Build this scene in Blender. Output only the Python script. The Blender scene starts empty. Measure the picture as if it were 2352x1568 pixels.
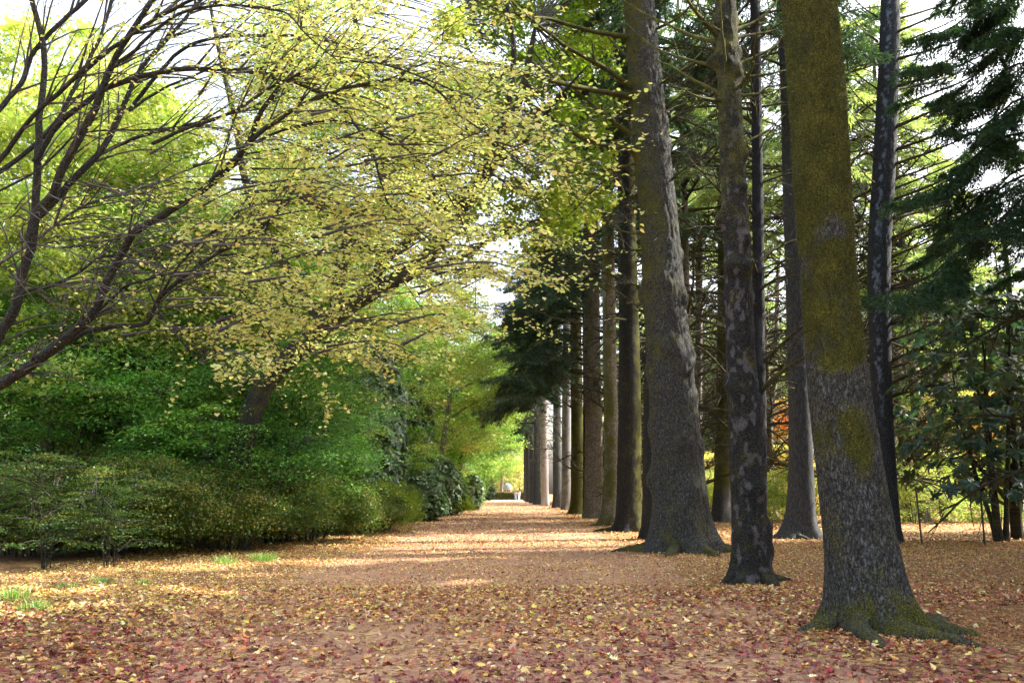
import bpy, math, numpy as np
from math import radians, sin, cos, tan, pi
RS = np.random.default_rng(11)
SC = bpy.context.scene
COL = SC.collection

# ------------------------------------------------------------------ camera model (2352 px wide view of the photograph)
F, CX, CY, CH = 1960.0, 1176.0, 784.0, 1.6
TH = math.atan(343 / 1960)
CT, ST = cos(TH), sin(TH)
def P(px, py, y):
    a = (px - CX) / F; b = (CY - py) / F
    t = y / (CT - b * ST)
    return np.array([a * t, y, CH + (ST + b * CT) * t])
def Gd(px, y):
    k = CH / y
    b = -(k * CT + ST) / (CT - k * ST)
    return np.array([(px - CX) / F * y / (CT - b * ST), y, 0.0])

# ------------------------------------------------------------------ noise
def vn(p, seed=0):
    p = np.asarray(p, float); i = np.floor(p).astype(np.int64); f = p - i
    f = f * f * (3 - 2 * f); r = 0
    def h(x, y, z):
        n = (x * 374761393 + y * 668265263 + z * 2147483647 + seed * 1274126177) & 0xffffffff
        n = ((n ^ (n >> 13)) * 1274126177) & 0xffffffff
        n = ((n ^ (n >> 16)) * 2246822519) & 0xffffffff
        return ((n ^ (n >> 15)) & 0xffff) / 65535.0
    for dx in (0, 1):
        wx = f[..., 0] if dx else 1 - f[..., 0]
        for dy in (0, 1):
            wy = f[..., 1] if dy else 1 - f[..., 1]
            for dz in (0, 1):
                wz = f[..., 2] if dz else 1 - f[..., 2]
                r = r + wx * wy * wz * h(i[..., 0] + dx, i[..., 1] + dy, i[..., 2] + dz)
    return r
def vn2(x, y, s=1.0, seed=0):
    return vn(np.stack([np.asarray(x) * s, np.asarray(y) * s, np.zeros_like(np.asarray(x, float)) + .5], -1), seed)
def fbm(p, seed=0, o=3):
    a, s, r = .5, 1.0, 0
    for k in range(o):
        r = r + a * vn(p * s, seed + k); a *= .5; s *= 2.03
    return r / (1 - .5 ** o)

# ------------------------------------------------------------------ mesh builder
class MB:
    def __init__(s): s.V, s.C, s.Fc, s.M, s.S, s.n = [], [], [], [], [], 0
    def add(s, V, Fs, col=(0, 0, 0), mat=0, smooth=False):
        V = np.asarray(V, np.float32).reshape(-1, 3); Fs = np.asarray(Fs, np.int64)
        if len(V) == 0: return s
        c = np.empty((len(V), 4), np.float32); c[:, 3] = 1; c[:, :3] = np.asarray(col, np.float32)
        s.V.append(V); s.C.append(c); s.Fc.append(Fs + s.n)
        s.M.append(np.full(len(Fs), mat, np.int32)); s.S.append(np.full(len(Fs), smooth, bool)); s.n += len(V)
        return s
    def build(s, name, mats, parent=None, origin=(0, 0, 0), loc=None):
        me = bpy.data.meshes.new(name)
        V = np.concatenate(s.V) - np.asarray(origin, np.float32)
        me.vertices.add(len(V)); me.vertices.foreach_set('co', V.ravel())
        lens = np.concatenate([np.full(len(f), f.shape[1], np.int32) for f in s.Fc])
        idx = np.concatenate([f.ravel() for f in s.Fc]).astype(np.int32)
        me.loops.add(len(idx)); me.loops.foreach_set('vertex_index', idx)
        me.polygons.add(len(lens))
        st = np.zeros(len(lens), np.int32); st[1:] = np.cumsum(lens)[:-1]
        me.polygons.foreach_set('loop_start', st)
        me.polygons.foreach_set('material_index', np.concatenate(s.M))
        me.polygons.foreach_set('use_smooth', np.concatenate(s.S))
        a = me.color_attributes.new('Col', 'FLOAT_COLOR', 'POINT')
        a.data.foreach_set('color', np.concatenate(s.C).ravel())
        for m in (mats if isinstance(mats, (list, tuple)) else [mats]): me.materials.append(m)
        me.update(calc_edges=True)
        o = bpy.data.objects.new(name, me); COL.objects.link(o)
        if parent is not None: o.parent = parent
        if loc is not None: o.location = loc
        return o

def tag(o, label=None, cat=None, group=None, kind=None):
    if label: o['label'] = label
    if cat: o['category'] = cat
    if group: o['group'] = group
    if kind: o['kind'] = kind
    return o
def thing(name, label, cat, loc=(0, 0, 0), group=None, rz=0, sc=1.0):
    o = bpy.data.objects.new(name, None); COL.objects.link(o)
    o.location = loc; o.rotation_euler = (0, 0, rz); o.scale = (sc, sc, sc) if np.isscalar(sc) else sc
    o.empty_display_size = .3
    return tag(o, label, cat, group)
def dup(root, loc, rz=0, sc=1.0, label=None, group=None, skip=()):
    r = root.copy(); COL.objects.link(r)
    r.location = loc; r.rotation_euler = (0, 0, rz); r.scale = (sc, sc, sc) if np.isscalar(sc) else sc
    if label: r['label'] = label
    if group: r['group'] = group
    for ch in list(root.children):
        c = ch.copy(); COL.objects.link(c); c.parent = r
        for g in list(ch.children):
            d = g.copy(); COL.objects.link(d); d.parent = c
    return r

def nrm(v): return v / np.maximum(np.linalg.norm(v, axis=-1, keepdims=True), 1e-9)
def smooth_poly(pts, n):
    pts = np.asarray(pts, float)
    if len(pts) < 3:
        t = np.linspace(0, 1, n)[:, None]; return pts[0] * (1 - t) + pts[-1] * t
    d = np.r_[0, np.cumsum(np.linalg.norm(np.diff(pts, axis=0), axis=1))]; u = np.linspace(0, d[-1], n)
    m = np.gradient(pts, d, axis=0); k = np.clip(np.searchsorted(d, u, 'right') - 1, 0, len(d) - 2)
    h = (d[k + 1] - d[k]); t = ((u - d[k]) / h)[:, None]; h = h[:, None]
    return ((2*t**3-3*t**2+1)*pts[k] + (t**3-2*t**2+t)*h*m[k] + (-2*t**3+3*t**2)*pts[k+1] + (t**3-t**2)*h*m[k+1])
def tube(mb, pts, rad, sides=6, col=(0, 0, 0), mat=0, rough=0, seed=0):
    pts = np.asarray(pts, float); n = len(pts); rad = np.broadcast_to(np.asarray(rad, float), (n,))
    tg = nrm(np.gradient(pts, axis=0))
    ref = np.array([0, 0, 1.]) if abs(tg[:, 2]).mean() < .8 else np.array([1., 0, 0])
    u = nrm(np.cross(tg, ref)); v = np.cross(tg, u)
    a = np.arange(sides) * 2 * pi / sides
    R = rad[:, None] * np.ones(sides)
    if rough:
        R = R * (1 + rough * (np.random.default_rng(seed).random((n, sides)) - .5))
    V = pts[:, None] + R[..., None] * (np.cos(a)[None, :, None] * u[:, None] + np.sin(a)[None, :, None] * v[:, None])
    i = np.arange(n - 1)[:, None] * sides; j = np.arange(sides)[None]; j2 = (j + 1) % sides
    Fq = np.stack([i + j, i + j2, i + sides + j2, i + sides + j], -1).reshape(-1, 4)
    mb.add(V.reshape(-1, 3), Fq, col, mat, True)

# ------------------------------------------------------------------ leaf templates
def _fan(pts):
    n = len(pts); P_ = np.array([(0.45, 0, 0)] + [(x, y, 0.06 if abs(y) > .2 else 0) for x, y in pts])
    return P_, np.array([[0, 1 + i, 1 + (i + 1) % n] for i in range(n)])
TPL = dict(
    dia=(np.array([(0, 0, 0), (.45, .34, .07), (1, 0, 0), (.45, -.34, .07)]), np.array([[0, 1, 2, 3]])),
    tri=(np.array([(0, -.5, 0), (1, 0, 0), (0, .5, 0)]), np.array([[0, 1, 2]])),
    heart=(np.array([(0, 0, 0), (.08, .36, .06), (.5, .42, .08), (1, 0, -.05), (.5, -.42, .08), (.08, -.36, .06)]), np.array([[0, 1, 2, 3], [0, 3, 4, 5]])),
    long=(np.array([(0, 0, 0), (.35, .17, .03), (.72, .15, .0), (1, 0, -.1), (.72, -.15, .0), (.35, -.17, .03)]), np.array([[0, 1, 2, 3], [0, 3, 4, 5]])),
    maple=_fan([(0, 0), (-.02, .3), (.18, .26), (.3, .58), (.48, .3), (.72, .42), (.66, .16), (1.05, 0), (.66, -.16), (.72, -.42), (.48, -.3), (.3, -.58), (.18, -.26), (-.02, -.3)]),
    oak=_fan([(0, 0), (.15, .12), (.22, .42), (.42, .16), (.52, .5), (.68, .14), (.84, .3), (1.05, 0), (.84, -.3), (.68, -.14), (.52, -.5), (.42, -.16), (.22, -.42), (.15, -.12)]),
    star=(np.array([(0, 0, 0), (.2, .5, .05), (.42, .16, 0), (1, 0, 0), (.42, -.16, 0), (.2, -.5, .05)]), np.array([[0, 1, 2, 3], [0, 3, 4, 5]])),
)
def leaves(mb, pos, u, n, L, tpl='dia', col=(.1, .2, .05), mat=0, wide=1.0, curl=None):
    T, Fs = TPL[tpl]; pos = np.asarray(pos, float); N = len(pos)
    if N == 0: return
    n = nrm(n); u = nrm(u - n * np.sum(u * n, -1, keepdims=True)); v = np.cross(n, u)
    L = np.broadcast_to(np.asarray(L, float), (N,))[:, None, None]
    z = T[:, 2][None, :, None] * (1 if curl is None else curl[:, None, None])
    V = pos[:, None] + L * (T[:, 0][None, :, None] * u[:, None] + wide * T[:, 1][None, :, None] * v[:, None] + z * n[:, None])
    k = len(T); Fa = (np.arange(N)[:, None, None] * k + Fs[None]).reshape(-1, Fs.shape[1])
    c = np.asarray(col, float)
    if c.ndim == 2: c = np.repeat(c, k, 0)
    mb.add(V.reshape(-1, 3), Fa, c, mat, False)
def rdir(n, rng): return nrm(rng.normal(size=(n, 3)))
def pick(pal, n, rng, jit=.22, w=None):
    pal = np.asarray(pal, float)
    i = rng.choice(len(pal), n, p=None if w is None else np.asarray(w) / np.sum(w))
    return np.clip(pal[i] * (1 + jit * rng.normal(size=(n, 1))) * (1 + .08 * rng.normal(size=(n, 3))), .004, .95)
def cloud(mb, C, npc, rad, L, tpl, pal, rng, flat=.5, tilt=.6, mat=0, wide=1.0, droop=.0, cj=.18, w=None):
    """leaves around clump centres C"""
    C = np.asarray(C, float); K = len(C)
    cid = np.repeat(np.arange(K), npc); N = len(cid)
    rad = np.broadcast_to(np.asarray(rad, float), (K,))
    d = rng.normal(size=(N, 3)) * .5
    d[:, 2] *= flat
    pos = C[cid] + d * rad[cid][:, None]
    pos[:, 2] -= droop * (d[:, 0] ** 2 + d[:, 1] ** 2) * rad[cid]
    n = np.array([0, 0, 1.]) + rng.normal(size=(N, 3)) * tilt
    u = rng.normal(size=(N, 3)); u[:, 2] = u[:, 2] * .5 - .35
    cc = pick(pal, K, rng, cj, w)
    mix = .35 + .3 * rng.random((N, 1))
    col = cc[cid] * (1 - mix) + pick(pal, N, rng, .2, w) * mix
    leaves(mb, pos, u, n, L * (.7 + .6 * rng.random(N)), tpl, col, mat, wide)

# ------------------------------------------------------------------ materials
def new_mat(name):
    m = bpy.data.materials.new(name); m.use_nodes = True; nt = m.node_tree; nt.nodes.clear()
    out = nt.nodes.new('ShaderNodeOutputMaterial')
    def N(t, **k):
        nd = nt.nodes.new('ShaderNode' + t)
        for a, b in k.items():
            if a.startswith('i_'):
                key = a[2:]; nd.inputs[int(key) if key.isdigit() else key.replace('_', ' ')].default_value = b
            else: setattr(nd, a, b)
        return nd
    return m, nt, out, N
def ramp(N, stops):
    r = N('ValToRGB'); e = r.color_ramp.elements
    e[0].position, e[0].color = stops[0][0], (*stops[0][1], 1); e[1].position, e[1].color = stops[-1][0], (*stops[-1][1], 1)
    for p, c in stops[1:-1]:
        x = e.new(p); x.color = (*c, 1)
    return r
def leaf_mat(name, transl=.42, gloss=.05, rough=.45, tt=(1.15, 1.2, .6)):
    m, nt, out, N = new_mat(name); L = nt.links.new
    a = N('Attribute', attribute_name='Col')
    d = N('BsdfDiffuse'); t = N('BsdfTranslucent'); g = N('BsdfGlossy', i_Roughness=rough)
    g.inputs['Color'].default_value = (1, 1, 1, 1)
    mul = N('MixRGB', blend_type='MULTIPLY', i_0=1.0); mul.inputs[2].default_value = (*tt, 1)
    L(a.outputs['Color'], d.inputs['Color']); L(a.outputs['Color'], mul.inputs[1]); L(mul.outputs[0], t.inputs['Color'])
    m1 = N('MixShader', i_0=transl); m2 = N('MixShader', i_0=gloss)
    L(d.outputs[0], m1.inputs[1]); L(t.outputs[0], m1.inputs[2]); L(m1.outputs[0], m2.inputs[1]); L(g.outputs[0], m2.inputs[2])
    L(m2.outputs[0], out.inputs[0]); return m
def bark_mat(name, c0, c1, c2, moss=(.05, .056, .01), moss2=(.19, .175, .025), pale=(.42, .38, .36), sc=22, bump=.02, zs=.28, rot=0):
    """Col.r = moss cover, Col.g = pale lichen / bare patches"""
    m, nt, out, N = new_mat(name); L = nt.links.new
    tc = N('TexCoord'); mp = N('Mapping'); mp.inputs['Scale'].default_value = (1, 1, zs)
    L(tc.outputs['Object'], mp.inputs['Vector'])
    n1 = N('TexNoise', i_Scale=sc, i_Detail=6.0, i_Roughness=.62); n2 = N('TexVoronoi', feature='DISTANCE_TO_EDGE', i_Scale=sc * .9)
    n3 = N('TexNoise', i_Scale=3.1, i_Detail=4.0, i_Roughness=.6); n4 = N('TexNoise', i_Scale=60.0, i_Detail=3.0, i_Roughness=.7)
    wv = N('Vector' + 'Math', operation='MULTIPLY_ADD'); wv.inputs[1].default_value = (.06,) * 3
    L(n1.outputs['Color'], wv.inputs[0]); L(mp.outputs[0], wv.inputs[2])
    L(mp.outputs[0], n1.inputs['Vector']); L(wv.outputs[0], n2.inputs['Vector']); L(tc.outputs['Object'], n3.inputs['Vector']); L(tc.outputs['Object'], n4.inputs['Vector'])
    r1 = ramp(N, [(.28, c0), (.5, c1), (.74, c2)]); L(n1.outputs['Fac'], r1.inputs[0])
    crack = N('MapRange', i_1=0.0, i_2=.2, i_3=.3, i_4=1.0); L(n2.outputs['Distance'], crack.inputs[0])
    mc = N('MixRGB', blend_type='MULTIPLY', i_0=.85); L(r1.outputs[0], mc.inputs[1]); L(crack.outputs[0], mc.inputs[2])
    at = N('Attribute', attribute_name='Col'); sp = N('SeparateColor'); L(at.outputs['Color'], sp.inputs[0])
    # lichen grain
    lg = N('MapRange', i_1=.55, i_2=.7, i_3=0.0, i_4=.9); L(n4.outputs['Fac'], lg.inputs[0])
    gb = N('MapRange', i_1=.36, i_2=.6, i_3=.15, i_4=1.0); L(n4.outputs['Fac'], gb.inputs[0]); gm = N('Math', operation='MULTIPLY'); L(gb.outputs[0], gm.inputs[0]); L(sp.outputs[1], gm.inputs[1])
    pv = N('Math', operation='ADD', use_clamp=True); L(gm.outputs[0], pv.inputs[0])
    lm = N('Math', operation='MULTIPLY', i_1=.45); L(lg.outputs[0], lm.inputs[0]); L(lm.outputs[0], pv.inputs[1])
    mpale = N('MixRGB'); mpale.inputs[2].default_value = (*pale, 1); L(pv.outputs[0], mpale.inputs[0]); L(mc.outputs[0], mpale.inputs[1])
    # moss: attribute sharpened by noise
    ms = N('Math', operation='ADD'); L(sp.outputs[0], ms.inputs[0]); L(n3.outputs['Fac'], ms.inputs[1])
    ms2 = N('Math', operation='MULTIPLY_ADD', i_1=1.9); L(n4.outputs['Fac'], ms2.inputs[0]); L(ms.outputs[0], ms2.inputs[2])
    mr = N('MapRange', i_1=1.72, i_2=2.08, i_3=0.0, i_4=1.0); L(ms2.outputs[0], mr.inputs[0])
    mcol = ramp(N, [(.36, tuple(x * .3 for x in moss)), (.5, moss), (.64, moss2)]); n34 = N('Math', operation='MULTIPLY_ADD', i_1=.25); ns = N('Math', operation='MULTIPLY', i_1=.76); L(n4.outputs['Fac'], ns.inputs[0]); L(n3.outputs['Fac'], n34.inputs[0]); L(ns.outputs[0], n34.inputs[2]); L(n34.outputs[0], mcol.inputs[0])
    mm = N('MixRGB'); L(mr.outputs[0], mm.inputs[0]); L(mpale.outputs[0], mm.inputs[1]); L(mcol.outputs[0], mm.inputs[2])
    b = N('BsdfPrincipled', i_Roughness=.9); b.inputs['Specular IOR Level'].default_value = .25
    L(mm.outputs[0], b.inputs['Base Color'])
    hs = N('Math', operation='MULTIPLY_ADD', i_1=.6); L(crack.outputs[0], hs.inputs[0]); L(n1.outputs['Fac'], hs.inputs[2])
    bp = N('Bump', i_Strength=1.0, i_Distance=bump); L(hs.outputs[0], bp.inputs['Height'])
    L(bp.outputs[0], b.inputs['Normal']); L(b.outputs[0], out.inputs[0]); return m
def plain(name, c, rough=.8, c2=None, scale=8, metal=0):
    m, nt, out, N = new_mat(name); L = nt.links.new
    b = N('BsdfPrincipled', i_Roughness=rough, i_Metallic=metal)
    tc = N('TexCoord'); n = N('TexNoise', i_Scale=float(scale), i_Detail=4.0); L(tc.outputs['Object'], n.inputs['Vector'])
    r = ramp(N, [(.3, c), (.7, c2 or tuple(x * .7 for x in c))]); L(n.outputs['Fac'], r.inputs[0])
    L(r.outputs[0], b.inputs['Base Color']); L(b.outputs[0], out.inputs[0]); return m

M_leaf = leaf_mat('leaf_soft', .42, .03); M_yel = leaf_mat('leaf_yellow', .5, .05, .5, (1.0, 1.05, .85))
M_gloss = leaf_mat('leaf_glossy', .28, .07, .35, (1.2, 1.3, .5)); M_need = leaf_mat('needles', .42, .04, .5, (1.2, 1.3, .5))
M_litter = leaf_mat('fallen_leaf', .1, .05, .5, (1, 1, 1))
M_grass = leaf_mat('grass_blade', .4, .07, .4)
M_bark = bark_mat('spruce_bark', (.018, .019, .019), (.055, .057, .055), (.19, .2, .2), sc=30, zs=.45, bump=.028)
M_barkd = bark_mat('dark_flaky_bark', (.008, .009, .011), (.026, .028, .032), (.075, .08, .09), sc=26, zs=1.5, bump=.03, pale=(.2, .19, .21))
M_barkg = bark_mat('grey_smooth_bark', (.035, .04, .045), (.06, .067, .075), (.1, .11, .12), sc=26, zs=.12, bump=.008)
M_barkp = bark_mat('pale_bark', (.12, .10, .09), (.26, .22, .2), (.46, .42, .39), sc=15, zs=.5, bump=.02)
M_barkq = bark_mat('resin_streaked_bark', (.01, .011, .013), (.03, .034, .04), (.08, .09, .1), sc=26, zs=.8, bump=.02, pale=(.3, .38, .52))
M_limb = bark_mat('limb_bark', (.011, .012, .012), (.028, .029, .029), (.085, .088, .09), sc=30, zs=1.0, bump=.006, pale=(.12, .12, .12))
M_limb2 = bark_mat('silver_limb_bark', (.05, .045, .045), (.14, .13, .135), (.32, .31, .33), sc=22, zs=1.0, bump=.004)
M_dead = bark_mat('dead_branch_bark', (.016, .016, .013), (.04, .039, .03), (.1, .096, .08), sc=30, zs=1.0, bump=.006, pale=(.16, .16, .14))
M_twig = plain('twig_bark', (.025, .022, .022), .85, (.085, .078, .078), 6)

# ------------------------------------------------------------------ ground
def gz(x, y):
    x = np.asarray(x, float); y = np.asarray(y, float)
    side = np.clip((np.abs(x - .2) - 4.5) / 6, 0, 1)
    h = (vn2(x, y, .35, 5) - .5) * .05 * (.3 + side)
    h = h + side * (vn2(x, y, .12, 6) - .5) * .22 + np.clip((x - 9) / 8, 0, 1) * .16 * np.clip((30 - y) / 10, 0, 1)
    far = np.clip((y - 110) / 60, 0, 1)
    return h * (1 - far) - .0
def axis(vals):
    out = [vals[0][0]]
    for (a, b, s) in vals: out += list(np.arange(a + s, b + 1e-6, s))
    return np.array(out)
gx = np.r_[-320, -200, -120, axis([(-60, -20, 2), (-20, -10, .5), (-10, 14, .25), (14, 30, .5), (30, 80, 2.5)]), 160, 320]
gy = np.r_[-60, -20, axis([(-6, 4, .5), (4, 20, .2), (20, 50, .4), (50, 120, 1.5), (120, 260, 7)]), 320, 420]
GXm, GYm = np.meshgrid(gx, gy); nx, ny = len(gx), len(gy)
GZ = gz(GXm, GYm)
i = np.arange(ny - 1)[:, None] * nx; j = np.arange(nx - 1)[None]
Fq = np.stack([i + j, i + j + 1, i + nx + j + 1, i + nx + j], -1).reshape(-1, 4)
def litter_ground(name, pathy):
    m, nt, out, N = new_mat(name); L = nt.links.new
    tc = N('TexCoord'); wn = N('TexNoise', i_Scale=9.0, i_Detail=3.0)
    L(tc.outputs['Object'], wn.inputs['Vector'])
    wv = N('VectorMath', operation='MULTIPLY_ADD'); wv.inputs[1].default_value = (.12, .12, 0); L(wn.outputs['Color'], wv.inputs[0]); L(tc.outputs['Object'], wv.inputs[2])
    v = N('TexVoronoi', i_Scale=17.0); L(wv.outputs[0], v.inputs['Vector'])
    sp = N('SeparateColor'); L(v.outputs['Color'], sp.inputs[0])
    if pathy: st = [(0, (.13, .055, .04)), (.3, (.3, .15, .09)), (.55, (.46, .27, .15)), (.78, (.62, .43, .16)), (1, (.66, .5, .33))]
    else: st = [(0, (.06, .03, .02)), (.3, (.19, .09, .045)), (.55, (.33, .17, .07)), (.8, (.5, .34, .09)), (1, (.5, .36, .2))]
    r = ramp(N, st); r.color_ramp.interpolation = 'CONSTANT' if False else 'LINEAR'; L(sp.outputs[0], r.inputs[0])
    n1 = N('TexNoise', i_Scale=.9, i_Detail=5.0, i_Roughness=.6); L(tc.outputs['Object'], n1.inputs['Vector'])
    n2 = N('TexNoise', i_Scale=90.0, i_Detail=3.0, i_Roughness=.7); L(tc.outputs['Object'], n2.inputs['Vector'])
    soil = ramp(N, [(.3, (.19, .1, .065)) if pathy else (.3, (.09, .045, .025)), (.5, (.33, .18, .12)) if pathy else (.5, (.16, .08, .045)), (.7, (.42, .28, .22)) if pathy else (.7, (.25, .13, .07))])
    L(n2.outputs['Fac'], soil.inputs[0])
    mk = N('MapRange', i_1=.4 if pathy else .5, i_2=.58 if pathy else .75, i_3=.3, i_4=.95 if pathy else .7); L(n1.outputs['Fac'], mk.inputs[0])
    mx = N('MixRGB'); L(mk.outputs[0], mx.inputs[0]); L(r.outputs[0], mx.inputs[1]); L(soil.outputs[0], mx.inputs[2])
    b = N('BsdfPrincipled', i_Roughness=.92); b.inputs['Specular IOR Level'].default_value = .2; L(mx.outputs[0], b.inputs['Base Color'])
    ad = N('Math', operation='ADD'); L(v.outputs['Distance'], ad.inputs[0]); L(n2.outputs['Fac'], ad.inputs[1])
    bp = N('Bump', i_Strength=.8, i_Distance=.012); L(ad.outputs[0], bp.inputs['Height']); L(bp.outputs[0], b.inputs['Normal']); L(b.outputs[0], out.inputs[0])
    return m
M_ground = litter_ground('leaf_litter_soil', False); M_path = litter_ground('sandy_path', True)
g = MB().add(np.stack([GXm, GYm, GZ], -1).reshape(-1, 3), Fq, mat=0, smooth=True).build('ground', M_ground); tag(g, kind='structure')
# path: a sheet 6 mm above the ground, same relief, ragged edges
ys = gy[(gy >= -20) & (gy <= 152)]
yy = np.interp(np.linspace(0, len(ys) - 1, len(ys) * 2 - 1), np.arange(len(ys)), ys)
def path_edges(y):
    l = -4.2 + (vn2(y, y * 0, .5, 31) - .5) * 1.2 + (vn2(y, y * 0, 2.2, 32) - .5) * .5 + np.clip((12 - y) / 8, 0, 1) * 1.2
    r = 3.3 + (vn2(y, y * 0, .4, 33) - .5) * 1.2 + (vn2(y, y * 0, 2.0, 34) - .5) * .5
    return l, r
pl, pr = path_edges(yy); K = 33
tt = np.linspace(0, 1, K)
PX = pl[:, None] * (1 - tt) + pr[:, None] * tt; PY = np.repeat(yy[:, None], K, 1)
i = np.arange(len(yy) - 1)[:, None] * K; j = np.arange(K - 1)[None]
PF = np.stack([i + j, i + j + 1, i + K + j + 1, i + K + j], -1).reshape(-1, 4)
p = MB().add(np.stack([PX, PY, gz(PX, PY) + .008], -1).reshape(-1, 3), PF, smooth=True).build('path', M_path); tag(p, kind='structure')
# pale gravel walk crossing the far end
cp = MB()
for (y0, y1, x0, x1, z) in ((150.2, 155.5, -14, 14, .012),):
    X, Y = np.meshgrid(np.linspace(x0, x1, 30), np.linspace(y0, y1, 4))
    Y = Y + (vn2(X, Y, 1.0, 9) - .5) * .5
    i = np.arange(3)[:, None] * 30; j = np.arange(29)[None]
    cp.add(np.stack([X, Y, np.full_like(X, z)], -1).reshape(-1, 3), np.stack([i + j, i + j + 1, i + 31 + j, i + 30 + j], -1).reshape(-1, 4))
tag(cp.build('gravel_walk', plain('pale_gravel', (.5, .44, .36), .9, (.38, .3, .24), 3)), kind='structure')

# fallen leaves
def fallen():
    rng = np.random.default_rng(3); mb = MB()
    RED = [(.2, .035, .035), (.27, .055, .045), (.33, .09, .06), (.38, .15, .09), (.14, .025, .03)]
    BRN = [(.45, .19, .08), (.54, .26, .1), (.36, .13, .05), (.58, .35, .2)]
    YEL = [(.72, .5, .12), (.78, .6, .2), (.62, .36, .08), (.8, .66, .36), (.52, .44, .1)]
    def zone(n, x0, x1, y0, y1, size, tpls, wts, pw=1.0):
        y = y0 + (y1 - y0) * rng.random(n) ** pw; x = x0 + (x1 - x0) * rng.random(n)
        vis = np.abs(x) < y * .62 + 1.2; x, y = x[vis], y[vis]
        cover = .5 + 1.5 * (vn2(x, y, .6, 40) - .4) + .7 * (vn2(x, y * 1., 2.1, 43) - .5) + .35 * np.clip(np.abs(x + .3) - 2.4, 0, 3) / 2
        cover = cover - 1.0 * np.clip((x - 4.3) / .8, 0, 1) * np.clip((13.5 - y) / 1.5, 0, 1); keep = rng.random(len(x)) < np.clip(cover + .1, .12, 1); x, y = x[keep], y[keep]
        m = len(x); k = rng.choice(len(tpls), m, p=wts)
        nearf = np.clip((13.5 - y) / 6.5 + (vn2(x, y, .3, 41) - .5) * 1.1, 0, 1)
        lv = np.clip((-x - 3) / 3, 0, 1) * np.clip((y - 10) / 3, 0, 1)
        rb = np.clip((x - 4.2) / 2, 0, 1) * np.clip((20 - y) / 5, 0, 1)
        pr_ = rng.random(m)
        pred = np.clip(.14 + .68 * nearf, 0, .85); pyel = np.clip(.38 - .28 * nearf + .28 * lv, .08, .8) * (1 - .45 * rb)
        col = np.where((pr_ < pred)[:, None], pick(RED, m, rng), np.where((pr_ < pred + pyel)[:, None], pick(YEL, m, rng), pick(BRN, m, rng)))
        z = gz(x, y) + .012 + .02 * rng.random(m)
        n = np.array([0, 0, 1.]) + rng.normal(size=(m, 3)) * .3; u = rng.normal(size=(m, 3))
        pos = np.stack([x, y, z], -1); L = size * (.55 + .7 * rng.random(m)); curl = rng.normal(size=m) * 3
        isr = pr_ < pred
        for q, t in enumerate(tpls):
            s_ = k == q
            if t in ('oak', 'maple'): L2 = L[s_] * 1.2
            else: L2 = L[s_] * .8
            leaves(mb, pos[s_] - nrm(u[s_]) * .03, u[s_], n[s_], L2, t, col[s_], 0, 1.0, curl[s_])
    zone(60000, -9.5, 9.5, 4.5, 15, .064, ['oak', 'maple', 'heart'], [.38, .17, .45])
    zone(90000, -9.5, 10, 4.5, 22, .026, ['dia', 'tri'], [.6, .4])
    zone(90000, -10, 15, 13, 28, .06, ['star', 'heart', 'dia'], [.3, .35, .35])
    zone(52000, -7, 24, 26, 60, .095, ['heart', 'dia'], [.4, .6])
    zone(34000, -5, 26, 55, 120, .14, ['dia'], [1.0])
    for (bx, by, rr, n) in ((4.5, 10.4, 1.5, 9000), (4.45, 15.6, 1.2, 5000), (4.8, 23.5, 2.0, 7000), (6.3, 11.4, 2.6, 9000)):
        a = rng.random(n) * 6.28; q = rr * rng.random(n) ** .8; x, y = bx + np.cos(a) * q, by + np.sin(a) * q * .8
        leaves(mb, np.stack([x, y, gz(x, y) + .012 + .012 * rng.random(n)], -1), rng.normal(size=(n, 3)) * [1, 1, .1], np.array([0, 0, 1.]) + rng.normal(size=(n, 3)) * .3, .05, 'tri', pick([(.42, .19, .06), (.5, .26, .08), (.3, .12, .05), (.36, .2, .1)], n, rng), 0, .25)
    o = mb.build('fallen_leaves', M_litter); tag(o, kind='stuff')
fallen()

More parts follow.
